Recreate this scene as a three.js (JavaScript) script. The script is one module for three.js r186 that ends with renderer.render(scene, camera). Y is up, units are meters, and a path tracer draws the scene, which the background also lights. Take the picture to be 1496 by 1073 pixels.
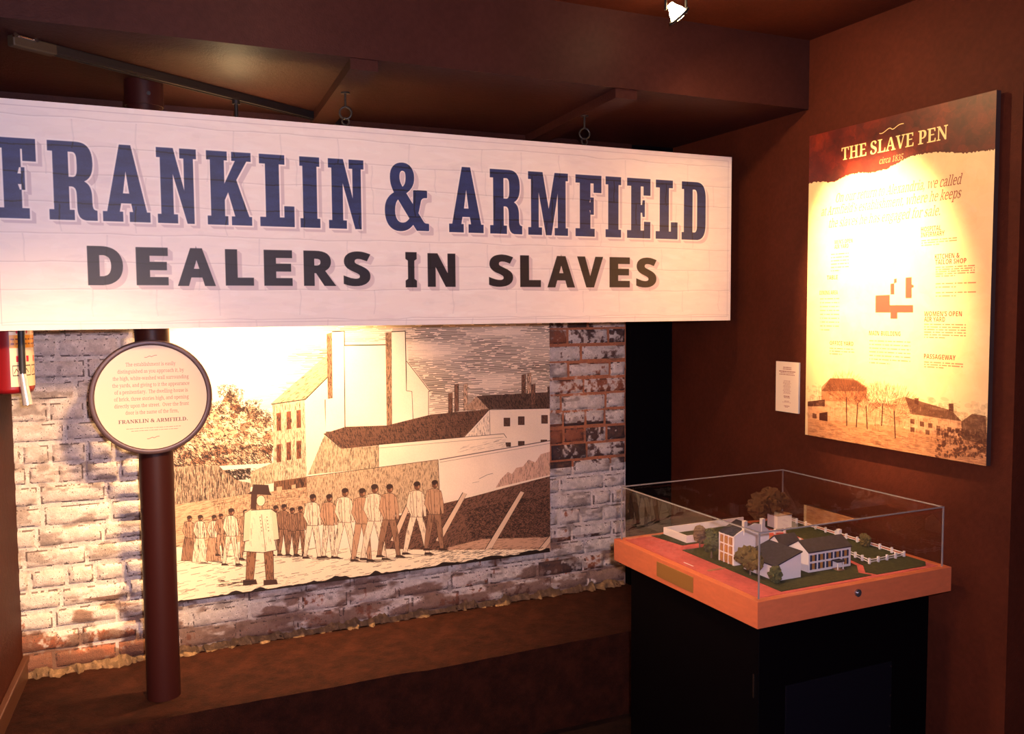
import * as THREE from 'three';
import { RoundedBoxGeometry } from 'three/addons/geometries/RoundedBoxGeometry.js';
import { mergeGeometries } from 'three/addons/utils/BufferGeometryUtils.js';

// ---------------------------------------------------------------- camera, light, exposure
const scene = new THREE.Scene();
scene.background = new THREE.Color(0x000000);
const camera = new THREE.PerspectiveCamera(44.895, 1496 / 1073, 0.05, 30);
camera.position.set(0, 1.54, 0);
camera.rotation.order = 'YXZ';
camera.rotation.set(-0.0655166, -0.4329336, -0.0067565);
camera.updateMatrixWorld(true);
const renderer = new THREE.WebGLRenderer();
renderer.toneMapping = THREE.LinearToneMapping;
renderer.toneMappingExposure = 1.0;
renderer.shadowMap.enabled = true;

const WARM = new THREE.Color().setRGB(1.0, 0.58, 0.25);          // halogen lamps of the exhibition
const FLASH = new THREE.Color().setRGB(0.96, 0.80, 1.0);         // the photographer's flash, cool beside the halogen
const flash = new THREE.PointLight(FLASH, 13.5, 0, 2);
flash.name = 'camera_flash';
flash.position.set(0.05, 1.60, 0.02);
flash.castShadow = true; flash.shadow.radius = 1;
scene.add(flash);

// ---------------------------------------------------------------- measures of the room (metres; x along the brick wall, z towards the viewer)
const WALL_Z = -3.32, RIGHT_X = 2.31, SOFFIT_Y = 2.24, CEIL_Y = 2.48, BEAM_Z = -2.47, LEDGE_Y = 0.314, LEDGE_Z = -2.803;
const leftX = (z) => -0.273 - 0.083 * (z - WALL_Z);
const DEEP = Math.PI / 2;

// ---------------------------------------------------------------- helpers
let seed = 12345;
const rnd = () => { seed = (seed + 0x6d2b79f5) | 0; let t = Math.imul(seed ^ (seed >>> 15), 1 | seed); t = (t + Math.imul(t ^ (t >>> 7), 61 | t)) ^ t; return ((t ^ (t >>> 14)) >>> 0) / 4294967296; };
const rr = (a, b) => a + (b - a) * rnd();
const clamp = (x, a = 0, b = 1) => Math.max(a, Math.min(b, x));
const sstep = (a, b, x) => { const t = clamp((x - a) / (b - a)); return t * t * (3 - 2 * t); };
const hash = (x, y) => { let h = Math.imul(x, 374761393) + Math.imul(y, 668265263); h = Math.imul(h ^ (h >>> 13), 1274126177); return ((h ^ (h >>> 16)) >>> 0) / 4294967296; };
function vnoise(x, y) {
  const ix = Math.floor(x), iy = Math.floor(y), fx = x - ix, fy = y - iy, u = fx * fx * (3 - 2 * fx), v = fy * fy * (3 - 2 * fy);
  const a = hash(ix, iy), b = hash(ix + 1, iy), c = hash(ix, iy + 1), d = hash(ix + 1, iy + 1);
  return a + (b - a) * u + (c - a) * v + (a - b - c + d) * u * v;
}
const fbm = (x, y, n = 4) => { let s = 0, a = 0.5, t = 0; for (let i = 0; i < n; i++) { s += a * vnoise(x, y); t += a; a *= 0.5; x = x * 2.03 + 17.1; y = y * 2.03 + 9.7; } return s / t; };
const lin = (r, g, b) => new THREE.Color().setRGB(r, g, b);
const names = new Map();
function numbered(name) { const k = names.get(name) ?? 0; names.set(name, k + 1); return k ? name + '_' + String(k).padStart(3, '0') : name; }
function tag(o, label, category, group) { o.userData.label = label; o.userData.category = category; if (group) o.userData.group = group; return o; }
function shade(m) { m.castShadow = true; m.receiveShadow = true; return m; }
function obj(name, geo, mat, parent) {
  const m = shade(new THREE.Mesh(Array.isArray(geo) ? mergeGeometries(geo.map((g) => { const q = g.index ? g.toNonIndexed() : g; for (const k of Object.keys(q.attributes)) if (!['position', 'normal', 'uv'].includes(k)) q.deleteAttribute(k); return q; })) : geo, mat));
  m.name = parent ? name : numbered(name);
  (parent ?? scene).add(m);
  return m;
}
function thing(name, label, category, [x, y, z] = [0, 0, 0], turn = 0, group) {
  const o = new THREE.Group(); o.name = numbered(name); scene.add(o);
  o.position.set(x, y, z); o.rotation.y = turn;
  return tag(o, label, category, group);
}
function struct(name, geo, mat, label) { const m = obj(name, geo, mat); m.userData.kind = 'structure'; m.userData.label = label; m.userData.category = name.split('_')[0]; return m; }
function box(x0, x1, y0, y1, z0, z1, r = 0) {       // axis-aligned box from its corners, uv in metres
  const w = x1 - x0, h = y1 - y0, d = z1 - z0;
  const g = r ? new RoundedBoxGeometry(w, h, d, 2, r) : new THREE.BoxGeometry(w, h, d);
  g.translate((x0 + x1) / 2, (y0 + y1) / 2, (z0 + z1) / 2);
  return metreUV(g);
}
function metreUV(g) {
  const p = g.attributes.position, n = g.attributes.normal, uv = new Float32Array(p.count * 2);
  for (let i = 0; i < p.count; i++) {
    const ax = Math.abs(n.getX(i)), ay = Math.abs(n.getY(i)), az = Math.abs(n.getZ(i));
    if (ax >= ay && ax >= az) { uv[2 * i] = p.getZ(i); uv[2 * i + 1] = p.getY(i); } else if (ay >= az) { uv[2 * i] = p.getX(i); uv[2 * i + 1] = p.getZ(i); } else { uv[2 * i] = p.getX(i); uv[2 * i + 1] = p.getY(i); }
  }
  g.setAttribute('uv', new THREE.BufferAttribute(uv, 2));
  return g;
}
function cyl(r0, r1, h, seg = 24) { return new THREE.CylinderGeometry(r1, r0, h, seg); }
function rod(a, b, r, seg = 8) {                      // a cylinder between two points
  const A = new THREE.Vector3(...a), B = new THREE.Vector3(...b), d = B.clone().sub(A), g = new THREE.CylinderGeometry(r, r, d.length(), seg);
  g.applyQuaternion(new THREE.Quaternion().setFromUnitVectors(new THREE.Vector3(0, 1, 0), d.clone().normalize()));
  g.translate((A.x + B.x) / 2, (A.y + B.y) / 2, (A.z + B.z) / 2);
  return g;
}
function prism(pts, depth) {                          // extruded polygon in xy, thickness along +z
  const s = new THREE.Shape(pts.map(([x, y]) => new THREE.Vector2(x, y)));
  return new THREE.ExtrudeGeometry(s, { depth, bevelEnabled: false });
}
// A pixel of the photograph (1496 x 1073) gives a ray; the plane it meets gives the place.
function pixelRay(px, py) {
  const f = 1298.596, v = new THREE.Vector3((px - 748) / f, -(py - 536.5) / f, -1);
  return v.applyQuaternion(camera.quaternion);
}
function onPlane(axis, value, px, py) { const d = pixelRay(px, py), t = (value - camera.position[axis]) / d[axis]; return d.multiplyScalar(t).add(camera.position); }

// ---------------------------------------------------------------- textures
function canvas(w, h) { const c = document.createElement('canvas'); c.width = w; c.height = h; return c; }
function canvasTex(c) { const t = new THREE.CanvasTexture(c); t.colorSpace = THREE.SRGBColorSpace; t.anisotropy = 8; return t; }
function dataTex(w, h, fn, srgb = true, repeat = true) {
  const d = new Uint8Array(w * h * 4);
  for (let y = 0; y < h; y++) for (let x = 0; x < w; x++) { const c = fn(x / w, y / h, x, y), i = (y * w + x) * 4; d[i] = clamp(c[0], 0, 255); d[i + 1] = clamp(c[1], 0, 255); d[i + 2] = clamp(c[2], 0, 255); d[i + 3] = 255; }
  const t = new THREE.DataTexture(d, w, h); t.magFilter = THREE.LinearFilter; t.minFilter = THREE.LinearMipmapLinearFilter; t.generateMipmaps = true;
  if (srgb) t.colorSpace = THREE.SRGBColorSpace;
  if (repeat) t.wrapS = t.wrapT = THREE.RepeatWrapping;
  t.needsUpdate = true;
  return t;
}
// seamless value noise for repeating textures
function tnoise(u, v, n, s) { const w = (a) => ((a % n) + n) % n, x = u * n, y = v * n, ix = Math.floor(x), iy = Math.floor(y), fx = x - ix, fy = y - iy, a = fx * fx * (3 - 2 * fx), b = fy * fy * (3 - 2 * fy); const h = (i, j) => hash(w(i) + s * 131, w(j) + s * 57); return (h(ix, iy) * (1 - a) + h(ix + 1, iy) * a) * (1 - b) + (h(ix, iy + 1) * (1 - a) + h(ix + 1, iy + 1) * a) * b; }
const tfbm = (u, v, n, s) => tnoise(u, v, n, s) * 0.5 + tnoise(u, v, n * 2, s + 1) * 0.3 + tnoise(u, v, n * 4, s + 2) * 0.2;
const grain = dataTex(512, 512, (u, v) => { const k = 128 + 90 * (tfbm(u, v, 24, 3) - 0.5) + 60 * (tnoise(u, v, 160, 7) - 0.5); return [k, k, k]; }, false);
const plasterTone = dataTex(512, 512, (u, v) => { const k = 225 + 50 * (tfbm(u, v, 6, 11) - 0.5) + 22 * (tnoise(u, v, 120, 5) - 0.5); return [k, k, k]; });
const dirtTone = dataTex(1024, 1024, (u, v) => { const a = tfbm(u, v, 10, 21), b = tnoise(u, v, 230, 4), speck = b > 0.86 ? 35 : 0, k = 190 + 110 * (a - 0.5) + 40 * (b - 0.5) + speck; return [k, k * 0.97, k * 0.93]; });
const woodTone = dataTex(1024, 256, (u, v) => { const w = tnoise(u, v, 4, 2) * 0.05, g = tnoise(u * 0.25, (v + w) % 1, 64, 9), f = tnoise(u * 0.5, v, 128, 12), k = 0.94 + 0.05 * g + 0.03 * (f - 0.5); return [255 * k, 250 * k, 242 * k]; });
function mat(color, o = {}) { return new THREE.MeshStandardMaterial({ color, roughness: 0.6, ...o }); }
function matte(color, o = {}) { return new THREE.MeshPhysicalMaterial({ color, roughness: 0.7, specularIntensity: 0.25, ...o }); }
function withMap(t, r) { const c = t.clone(); c.repeat.set(r, r); c.needsUpdate = true; return c; }

const M = {
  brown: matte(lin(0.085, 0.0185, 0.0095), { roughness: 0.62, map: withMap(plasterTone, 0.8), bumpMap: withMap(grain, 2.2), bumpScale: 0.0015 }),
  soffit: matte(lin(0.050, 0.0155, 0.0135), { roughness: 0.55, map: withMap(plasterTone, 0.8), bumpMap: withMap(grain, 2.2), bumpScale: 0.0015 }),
  black: matte(lin(0.0022, 0.0016, 0.003), { roughness: 0.7, specularIntensity: 0.1 }),
  carpet: matte(lin(0.02, 0.007, 0.006), { roughness: 0.95, map: withMap(dirtTone, 3), bumpMap: withMap(grain, 9), bumpScale: 0.002 }),
  ledge: matte(lin(0.050, 0.0125, 0.007), { roughness: 0.8, map: withMap(dirtTone, 2.7), bumpMap: withMap(grain, 5), bumpScale: 0.004 }),
  polePaint: matte(lin(0.030, 0.006, 0.006), { roughness: 0.45, specularIntensity: 0.5 }),
  darkMetal: mat(lin(0.02, 0.019, 0.02), { roughness: 0.4, metalness: 0.3 }),
  rail: mat(lin(0.014, 0.012, 0.013), { roughness: 0.4 }),
  steel: mat(lin(0.62, 0.60, 0.58), { roughness: 0.25, metalness: 1 }),
  brass: mat(lin(0.34, 0.17, 0.045), { roughness: 0.4, metalness: 0.35, bumpMap: withMap(grain, 12), bumpScale: 0.0006 }),
  wood: mat(lin(0.60, 0.162, 0.075), { roughness: 0.45, map: withMap(woodTone, 2.2) }),
  white: mat(lin(0.80, 0.76, 0.74), { roughness: 0.5 }),
  board: mat(lin(0.70, 0.66, 0.62), { roughness: 0.5 }),
  boardDark: mat(lin(0.05, 0.03, 0.03), { roughness: 0.5 }),
};

// ---------------------------------------------------------------- the room
struct('floor', box(-1.6, 3.6, -0.12, 0, -3.5, 2.7), M.carpet, 'dark red-brown floor in front of the concrete ledge');
struct('ceiling', box(-1.6, 3.6, CEIL_Y, CEIL_Y + 0.15, BEAM_Z - 0.05, 2.7), M.brown, 'dark brown ceiling of the room in front of the dropped soffit');
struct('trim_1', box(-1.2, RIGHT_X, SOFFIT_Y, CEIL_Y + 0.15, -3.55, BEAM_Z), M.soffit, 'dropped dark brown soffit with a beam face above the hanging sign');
struct('wall_right', box(RIGHT_X, RIGHT_X + 0.12, 0, CEIL_Y, -3.55, -1.655), M.brown, 'dark brown wall that carries the site plan panel');
struct('wall_side', box(3.5, 3.62, 0, CEIL_Y, -3.5, 2.7), M.brown, 'brown wall beyond the end of the panel wall');
struct('wall_rear', box(-1.6, 3.6, 0, CEIL_Y, 2.6, 2.72), M.brown, 'brown wall behind the viewer');
struct('wall_far', box(RIGHT_X + 0.1, 3.6, 0, CEIL_Y, -3.55, -3.43), M.brown, 'brown wall behind the panel wall');
{
  const len = 6.1, g = box(-0.12, 0, 0, CEIL_Y, -len, 0);
  const w = struct('wall_left', g, M.brown, 'brown wall at the end of the brick wall behind the fire extinguisher');
  const a = Math.atan2(0.083, 1);
  w.position.set(leftX(2.7), 0, 2.7); w.rotation.y = a * -1;
  // local -z runs to the brick wall; turn so that x falls towards the viewer
  w.rotation.y = -a;
  const b = obj('baseboard', [box(0, 0.014, 0, 0.372, -len + 0.05, -0.1, 0.004), box(0, 0.020, 0.372, 0.392, -len + 0.05, -0.1, 0.004)], mat(lin(0.11, 0.042, 0.024), { roughness: 0.4 }), w);
  b.userData.label = 'brown skirting with a moulded top edge';
}
struct('trim_2', box(2.092, RIGHT_X, 0, SOFFIT_Y, -3.45, -3.296), M.black, 'black panel closing the gap between brick wall and panel wall');
struct('trim_7', box(-0.27, 2.09, 2.155, SOFFIT_Y, -3.312, -3.285), M.soffit, 'added dark strip standing in for shade along the top of the brick wall');  // added strip: its dark colour stands in for shade on the wall top
// the concrete ledge at the foot of the brick wall
{
  const n = 60, x0 = -0.45, x1 = 2.30, g = new THREE.BoxGeometry(x1 - x0, LEDGE_Y, 0.56, n, 1, 8);
  g.translate((x0 + x1) / 2, LEDGE_Y / 2, LEDGE_Z - 0.28);
  const p = g.attributes.position;
  for (let i = 0; i < p.count; i++) if (p.getY(i) > 0.2) { const x = p.getX(i), z = p.getZ(i); p.setY(i, p.getY(i) + 0.012 * (fbm(x * 5, z * 9) - 0.5)); if (z > LEDGE_Z - 0.01) { p.setZ(i, z - 0.012 * fbm(x * 9, 3)); } }
  g.computeVertexNormals();
  struct('trim_3', metreUV(g), M.ledge, 'brown painted concrete ledge along the foot of the brick wall');
}
// ---------------------------------------------------------------- the brick wall
const BX0 = -0.30, BX1 = 2.088, COURSE = 0.0705, ROWS = 27;
const bricks = [];
{
  const headerRows = new Set([4, 9, 10, 17, 23]);
  for (let r = 0; r < ROWS; r++) {
    const y0 = LEDGE_Y + 0.012 + r * COURSE;
    let x = BX1 - (r % 2 ? 0.06 : 0.0) - (headerRows.has(r) ? 0.03 : 0), first = true;
    x = BX1;
    while (x > BX0) {
      let w = headerRows.has(r) ? rr(0.085, 0.115) : (rnd() < 0.14 ? rr(0.09, 0.12) : rr(0.175, 0.225));
      if (first && r % 2) w = rr(0.07, 0.11);
      first = false;
      const a = Math.max(BX0, x - w), j = 0.011;
      if (x - a > 0.035) bricks.push({ x0: a + j / 2, x1: x - j / 2, y0: y0 + j / 2 + rr(-0.0025, 0.0025), y1: y0 + COURSE - j / 2 + rr(-0.0025, 0.0025), tone: rnd(), r });
      x = a;
    }
  }
}
const TW = 2048, TH = 1664, TX0 = -0.31, TX1 = 2.10, TY0 = 0.30, TY1 = 2.26;
const brickTex = (() => {
  const id = new Int16Array(TW * TH).fill(-1);
  bricks.forEach((b, k) => { const i0 = Math.round((b.x0 - TX0) / (TX1 - TX0) * TW), i1 = Math.round((b.x1 - TX0) / (TX1 - TX0) * TW), j0 = Math.round((b.y0 - TY0) / (TY1 - TY0) * TH), j1 = Math.round((b.y1 - TY0) / (TY1 - TY0) * TH); for (let j = Math.max(0, j0); j < Math.min(TH, j1); j++) for (let i = Math.max(0, i0); i < Math.min(TW, i1); i++) id[j * TW + i] = k; });
  const mix = (a, b, t) => [a[0] + (b[0] - a[0]) * t, a[1] + (b[1] - a[1]) * t, a[2] + (b[2] - a[2]) * t];
  return dataTex(TW, TH, (u, v, i, j) => {
    const x = TX0 + u * (TX1 - TX0), y = TY0 + v * (TY1 - TY0), k = id[j * TW + i], right = x > 1.45 ? 1 : 0;   // right of the mural the wall is patched with dark clinker bricks in orange mortar
    const n = fbm(x * 9, y * 9, 4), f = fbm(x * 60 + 5, y * 60, 3), sp = vnoise(x * 330, y * 330), st = fbm(x * 16 + 40, y * 34, 3);
    // how much whitewash is left on the wall, patch by patch
    let cover;
    if (x < 0.2) cover = 0.56 + 0.32 * sstep(0.38, 0.52, y); else if (x < 1.2) cover = 0.80;
    else { cover = 0.50; if (y > 0.56 && y < 0.86) cover = 0.88; else if (y >= 0.86 && y < 1.05) cover = 0.36; else if (y >= 1.05 && y < 1.30) cover = 0.80; else if (y >= 1.30) cover = 0.52; else cover = 0.74; }
    const skim = (x > 0.2 && y < 0.56) || (x > 1.2 && y < 0.86) ? 1 : 0;   // limewash run over the joints
    let base, white = [228, 219, 213];
    if (k < 0) { base = mix(mix([168, 140, 118], [120, 98, 84], f), [176, 112, 80], right); if (!skim) cover -= right * 0.34 + 0.06; }
    else { const t = bricks[k].tone; base = mix([160, 104, 80], [134, 78, 58], f); if (t > 0.22 && right > 0.3) base = mix([58, 50, 54], [96, 66, 58], f); cover += (t - 0.5) * 0.36 * (0.3 + right); if (bricks[k].r < 2) cover -= 0.14; }
    const m = sstep(-0.09, 0.08, cover - (0.62 * n + 0.38 * f) - (f - 0.5) * 0.2 + 0.0);
    let c = mix(base, white, m * (0.86 + 0.14 * f));
    if (st > 0.60) c = mix(c, [100, 84, 78], 0.4 * sstep(0.60, 0.74, st)); if (y < 0.56) { const gr = fbm(x * 11 + 70, y * 26, 4) + 0.25 * sstep(0.46, 0.34, y); if (gr > 0.5) c = mix(c, [112, 78, 64], 0.7 * sstep(0.5, 0.68, gr)); }
    if (sp > 0.86 && f > 0.46) c = mix(c, [58, 48, 48], 0.75);
    if (k >= 0) { const b = bricks[k], e = Math.min(x - b.x0, b.x1 - x, y - b.y0, b.y1 - y); if (e < 0.005 && f > 0.56) c = mix(c, [60, 46, 44], 0.6); }
    const g = 1 + 0.22 * (f - 0.5) + 0.10 * (sp - 0.5);
    return [c[0] * g, c[1] * g, c[2] * g];
  }, true, false);
})();
const brickBump = withMap(grain, 1);
M.brick = new THREE.MeshStandardMaterial({ map: brickTex, roughness: 0.9, bumpMap: (() => { const t = grain.clone(); t.repeat.set(9, 7.4); t.needsUpdate = true; return t; })(), bumpScale: 0.004 });
function wallUV(g) { const p = g.attributes.position, uv = new Float32Array(p.count * 2); for (let i = 0; i < p.count; i++) { uv[2 * i] = (p.getX(i) - TX0) / (TX1 - TX0); uv[2 * i + 1] = (p.getY(i) - TY0) / (TY1 - TY0); } g.setAttribute('uv', new THREE.BufferAttribute(uv, 2)); return g; }
function brickGeometry(b) {                            // a hand-made brick: wavy face, rounded arrises
  const nx = 4, ny = 3, P = [], I = [], w = b.x1 - b.x0, h = b.y1 - b.y0, out = 0.004 * (rnd() - 0.5), id = (i, j) => j * (nx + 1) + i;
  for (let j = 0; j <= ny; j++) for (let i = 0; i <= nx; i++) {
    const u = i / nx, v = j / ny, edge = i === 0 || i === nx || j === 0 || j === ny, jx = rr(-0.0025, 0.0025), jy = rr(-0.0022, 0.0022);
    P.push(b.x0 + 0.003 + u * (w - 0.006) + jx, b.y0 + 0.003 + v * (h - 0.006) + jy, WALL_Z + out + rr(-0.0018, 0.0018) - (edge ? 0.0025 : 0));
  }
  for (let j = 0; j < ny; j++) for (let i = 0; i < nx; i++) { const a = id(i, j), c = id(i + 1, j), d = id(i + 1, j + 1), e = id(i, j + 1); I.push(a, c, d, a, d, e); }
  const ring = []; for (let i = 0; i < nx; i++) ring.push(id(i, 0)); for (let j = 0; j < ny; j++) ring.push(id(nx, j)); for (let i = nx; i > 0; i--) ring.push(id(i, ny)); for (let j = ny; j > 0; j--) ring.push(id(0, j));
  const cx = (b.x0 + b.x1) / 2, cy = (b.y0 + b.y1) / 2, start = P.length / 3;
  for (const k of ring) { const x = P[k * 3], y = P[k * 3 + 1]; P.push(x + Math.sign(x - cx) * 0.0035, y + Math.sign(y - cy) * 0.0035, WALL_Z - 0.02); }
  for (let i = 0; i < ring.length; i++) { const n = (i + 1) % ring.length; I.push(ring[i], start + i, start + n, ring[i], start + n, ring[n]); }
  const g = new THREE.BufferGeometry(); g.setAttribute('position', new THREE.Float32BufferAttribute(P, 3)); g.setIndex(I); g.computeVertexNormals();
  return wallUV(g);
}
{
  const backing = new THREE.PlaneGeometry(TX1 - TX0 - 0.012, TY1 - TY0, 120, 90); backing.translate((TX0 + TX1 - 0.012) / 2, (TY0 + TY1) / 2, WALL_Z - 0.008);
  const p = backing.attributes.position; for (let i = 0; i < p.count; i++) p.setZ(i, p.getZ(i) + 0.005 * (fbm(p.getX(i) * 22, p.getY(i) * 22, 3) - 0.5)); backing.computeVertexNormals();
  const wall = struct('wall_back', [wallUV(backing), wallUV(new THREE.BoxGeometry(2.75, 2.6, 0.12).translate(0.93, 1.3, WALL_Z - 0.085))], M.brick, 'old brick wall with worn whitewash behind the printed mural');
  for (const b of bricks) {
    if (b.x0 > 0.26 && b.x1 < 1.62 && b.y0 > 0.60 && b.y1 < 1.70) continue;     // wholly behind the mural
    obj('brick', brickGeometry(b), M.brick, wall);
  }
  // crumbled mortar where wall and ledge meet
  const P = [], I = [], n = 420;
  for (let i = 0; i <= n; i++) {
    const x = -0.28 + (2.36 * i) / n, a = fbm(x * 34, 2, 4), b = fbm(x * 48, 8, 4), hh = 0.004 + 0.060 * Math.max(0, a - 0.34), ww = 0.004 + 0.085 * Math.max(0, b - 0.36);
    P.push(x, LEDGE_Y + hh + 0.010, WALL_Z - 0.006, x + rr(-0.006, 0.006), LEDGE_Y + hh * rr(0.6, 1), WALL_Z + ww * 0.35, x + rr(-0.006, 0.006), LEDGE_Y + hh * rr(0.25, 0.6), WALL_Z + ww * 0.75, x, LEDGE_Y - 0.008, WALL_Z + ww * 1.1);
  }
  for (let i = 0; i < n; i++) for (let k = 0; k < 3; k++) { const a = i * 4 + k, b = a + 4; I.push(a, a + 1, b + 1, a, b + 1, b); }
  const g = new THREE.BufferGeometry(); g.setAttribute('position', new THREE.Float32BufferAttribute(P, 3)); g.setIndex(I); g.computeVertexNormals();
  const q = obj('trim_6', metreUV(g), mat(lin(0.44, 0.28, 0.17), { roughness: 0.95, map: withMap(dirtTone, 11), bumpMap: withMap(grain, 16), bumpScale: 0.004 }));
  q.userData = { kind: 'structure', label: 'crumbled pale mortar where brick wall and ledge meet', category: 'trim' };
}

// ---------------------------------------------------------------- the hanging sign
const SX0 = -0.255, SX1 = 2.186, SY0 = 1.490, SY1 = 2.106, SZ = -2.738;
const slab = {                                         // slab-serif capitals: polygons for a letter of height 1 and width w, y up
  I: (w) => [[[0, 0], [w, 0], [w, 0.13], [w / 2 + 0.1, 0.13], [w / 2 + 0.1, 0.87], [w, 0.87], [w, 1], [0, 1], [0, 0.87], [w / 2 - 0.1, 0.87], [w / 2 - 0.1, 0.13], [0, 0.13]]],
  L: (w) => [[[0, 0], [w, 0], [w, 0.29], [w - 0.14, 0.29], [w - 0.14, 0.13], [0.27, 0.13], [0.27, 0.87], [0.35, 0.87], [0.35, 1], [0, 1], [0, 0.87], [0.08, 0.87], [0.08, 0.13], [0, 0.13]]],
  F: (w) => [[[0, 0], [0.36, 0], [0.36, 0.13], [0.28, 0.13], [0.28, 0.43], [w * 0.62 - 0.04, 0.43], [w * 0.62 - 0.02, 0.36], [w * 0.62 + 0.04, 0.36], [w * 0.62 + 0.04, 0.64], [w * 0.62 - 0.02, 0.64], [w * 0.62 - 0.04, 0.56], [0.28, 0.56], [0.28, 0.87], [w - 0.15, 0.87], [w - 0.15, 0.72], [w, 0.72], [w, 1], [0, 1], [0, 0.87], [0.08, 0.87], [0.08, 0.13], [0, 0.13]]],
  E: (w) => [[[0, 0], [w, 0], [w, 0.28], [w - 0.13, 0.28], [w - 0.13, 0.13], [0.27, 0.13], [0.27, 0.43], [w * 0.64, 0.43], [w * 0.66, 0.36], [w * 0.76, 0.36], [w * 0.76, 0.64], [w * 0.66, 0.64], [w * 0.64, 0.56], [0.27, 0.56], [0.27, 0.87], [w - 0.14, 0.87], [w - 0.14, 0.72], [w, 0.72], [w, 1], [0, 1], [0, 0.87], [0.08, 0.87], [0.08, 0.13], [0, 0.13]]],
  A: (w) => [[[0, 0], [0.42 * w, 0], [0.42 * w, 0.13], [0.35 * w, 0.13], [0.385 * w, 0.24], [0.60 * w, 0.24], [0.635 * w, 0.13], [0.56 * w, 0.13], [0.56 * w, 0], [w, 0], [w, 0.13], [0.93 * w, 0.13], [0.62 * w, 1], [0.38 * w, 1], [0.09 * w, 0.13], [0, 0.13]], [[0.43 * w, 0.37], [0.50 * w, 0.66], [0.565 * w, 0.37]]],
  N: (w) => [[[0, 0], [0.5 * w, 0], [0.5 * w, 0.12], [0.40 * w, 0.12], [0.40 * w, 0.66], [0.74 * w, 0], [0.92 * w, 0], [0.92 * w, 0.87], [w, 0.87], [w, 1], [0.58 * w, 1], [0.58 * w, 0.87], [0.68 * w, 0.87], [0.68 * w, 0.44], [0.42 * w, 1], [0, 1], [0, 0.87], [0.09 * w, 0.87], [0.09 * w, 0.12], [0, 0.12]]],
  K: (w) => [[[0, 0], [0.46 * w, 0], [0.46 * w, 0.12], [0.39 * w, 0.12], [0.39 * w, 0.34], [0.47 * w, 0.45], [0.62 * w, 0.12], [0.54 * w, 0.12], [0.54 * w, 0], [w, 0], [w, 0.12], [0.94 * w, 0.12], [0.66 * w, 0.62], [0.90 * w, 0.88], [w, 0.88], [w, 1], [0.56 * w, 1], [0.56 * w, 0.88], [0.64 * w, 0.88], [0.39 * w, 0.56], [0.39 * w, 0.88], [0.46 * w, 0.88], [0.46 * w, 1], [0, 1], [0, 0.88], [0.08 * w, 0.88], [0.08 * w, 0.12], [0, 0.12]]],
  M: (w) => [[[0, 0], [0.34 * w, 0], [0.34 * w, 0.12], [0.26 * w, 0.12], [0.26 * w, 0.68], [0.44 * w, 0], [0.58 * w, 0], [0.74 * w, 0.68], [0.74 * w, 0.12], [0.66 * w, 0.12], [0.66 * w, 0], [w, 0], [w, 0.12], [0.94 * w, 0.12], [0.94 * w, 0.88], [w, 0.88], [w, 1], [0.66 * w, 1], [0.51 * w, 0.42], [0.36 * w, 1], [0, 1], [0, 0.88], [0.07 * w, 0.88], [0.07 * w, 0.12], [0, 0.12]]],
};
function glyphPath(ctx, ch, x, y, w, h) {             // x, y: lower left corner on the canvas
  const X = (a) => x + a * h, Y = (b) => y - b * h, W = w / h;
  ctx.beginPath();
  if (slab[ch]) { for (const poly of slab[ch](W)) { poly.forEach(([a, b], i) => (i ? ctx.lineTo(X(a), Y(b)) : ctx.moveTo(X(a), Y(b)))); ctx.closePath(); } return; }
  const o = (a) => a.forEach((p, i) => (p.length === 2 ? (i ? ctx.lineTo(X(p[0]), Y(p[1])) : ctx.moveTo(X(p[0]), Y(p[1]))) : ctx.bezierCurveTo(X(p[0]), Y(p[1]), X(p[2]), Y(p[3]), X(p[4]), Y(p[5]))));
  if (ch === 'D') {
    o([[0, 0], [0.60 * W, 0], [0.92 * W, 0, W, 0.12, W, 0.30], [W, 0.70], [W, 0.88, 0.92 * W, 1, 0.60 * W, 1], [0, 1], [0, 0.87], [0.09 * W, 0.87], [0.09 * W, 0.13], [0, 0.13]]); ctx.closePath();
    o([[0.45 * W, 0.13], [0.45 * W, 0.87], [0.54 * W, 0.87], [0.63 * W, 0.86, 0.64 * W, 0.80, 0.64 * W, 0.70], [0.64 * W, 0.30], [0.64 * W, 0.20, 0.63 * W, 0.14, 0.54 * W, 0.13]]); ctx.closePath();
  } else if (ch === 'R') {
    o([[0, 0], [0.52 * W, 0], [0.52 * W, 0.13], [0.42 * W, 0.13], [0.42 * W, 0.43], [0.48 * W, 0.43], [0.58 * W, 0.42, 0.58 * W, 0.36, 0.58 * W, 0.28], [0.58 * W, 0.18], [0.58 * W, 0.04, 0.66 * W, 0, 0.80 * W, 0], [W, 0], [W, 0.13], [0.92 * W, 0.13, 0.90 * W, 0.16, 0.90 * W, 0.24], [0.90 * W, 0.30], [0.90 * W, 0.42, 0.84 * W, 0.47, 0.74 * W, 0.50], [0.88 * W, 0.54, 0.93 * W, 0.62, 0.93 * W, 0.74], [0.93 * W, 0.92, 0.82 * W, 1, 0.58 * W, 1], [0, 1], [0, 0.87], [0.10 * W, 0.87], [0.10 * W, 0.13], [0, 0.13]]); ctx.closePath();
    o([[0.42 * W, 0.55], [0.42 * W, 0.87], [0.50 * W, 0.87], [0.60 * W, 0.87, 0.60 * W, 0.80, 0.60 * W, 0.71], [0.60 * W, 0.62, 0.60 * W, 0.55, 0.50 * W, 0.55]]); ctx.closePath();
  }
}
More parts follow.
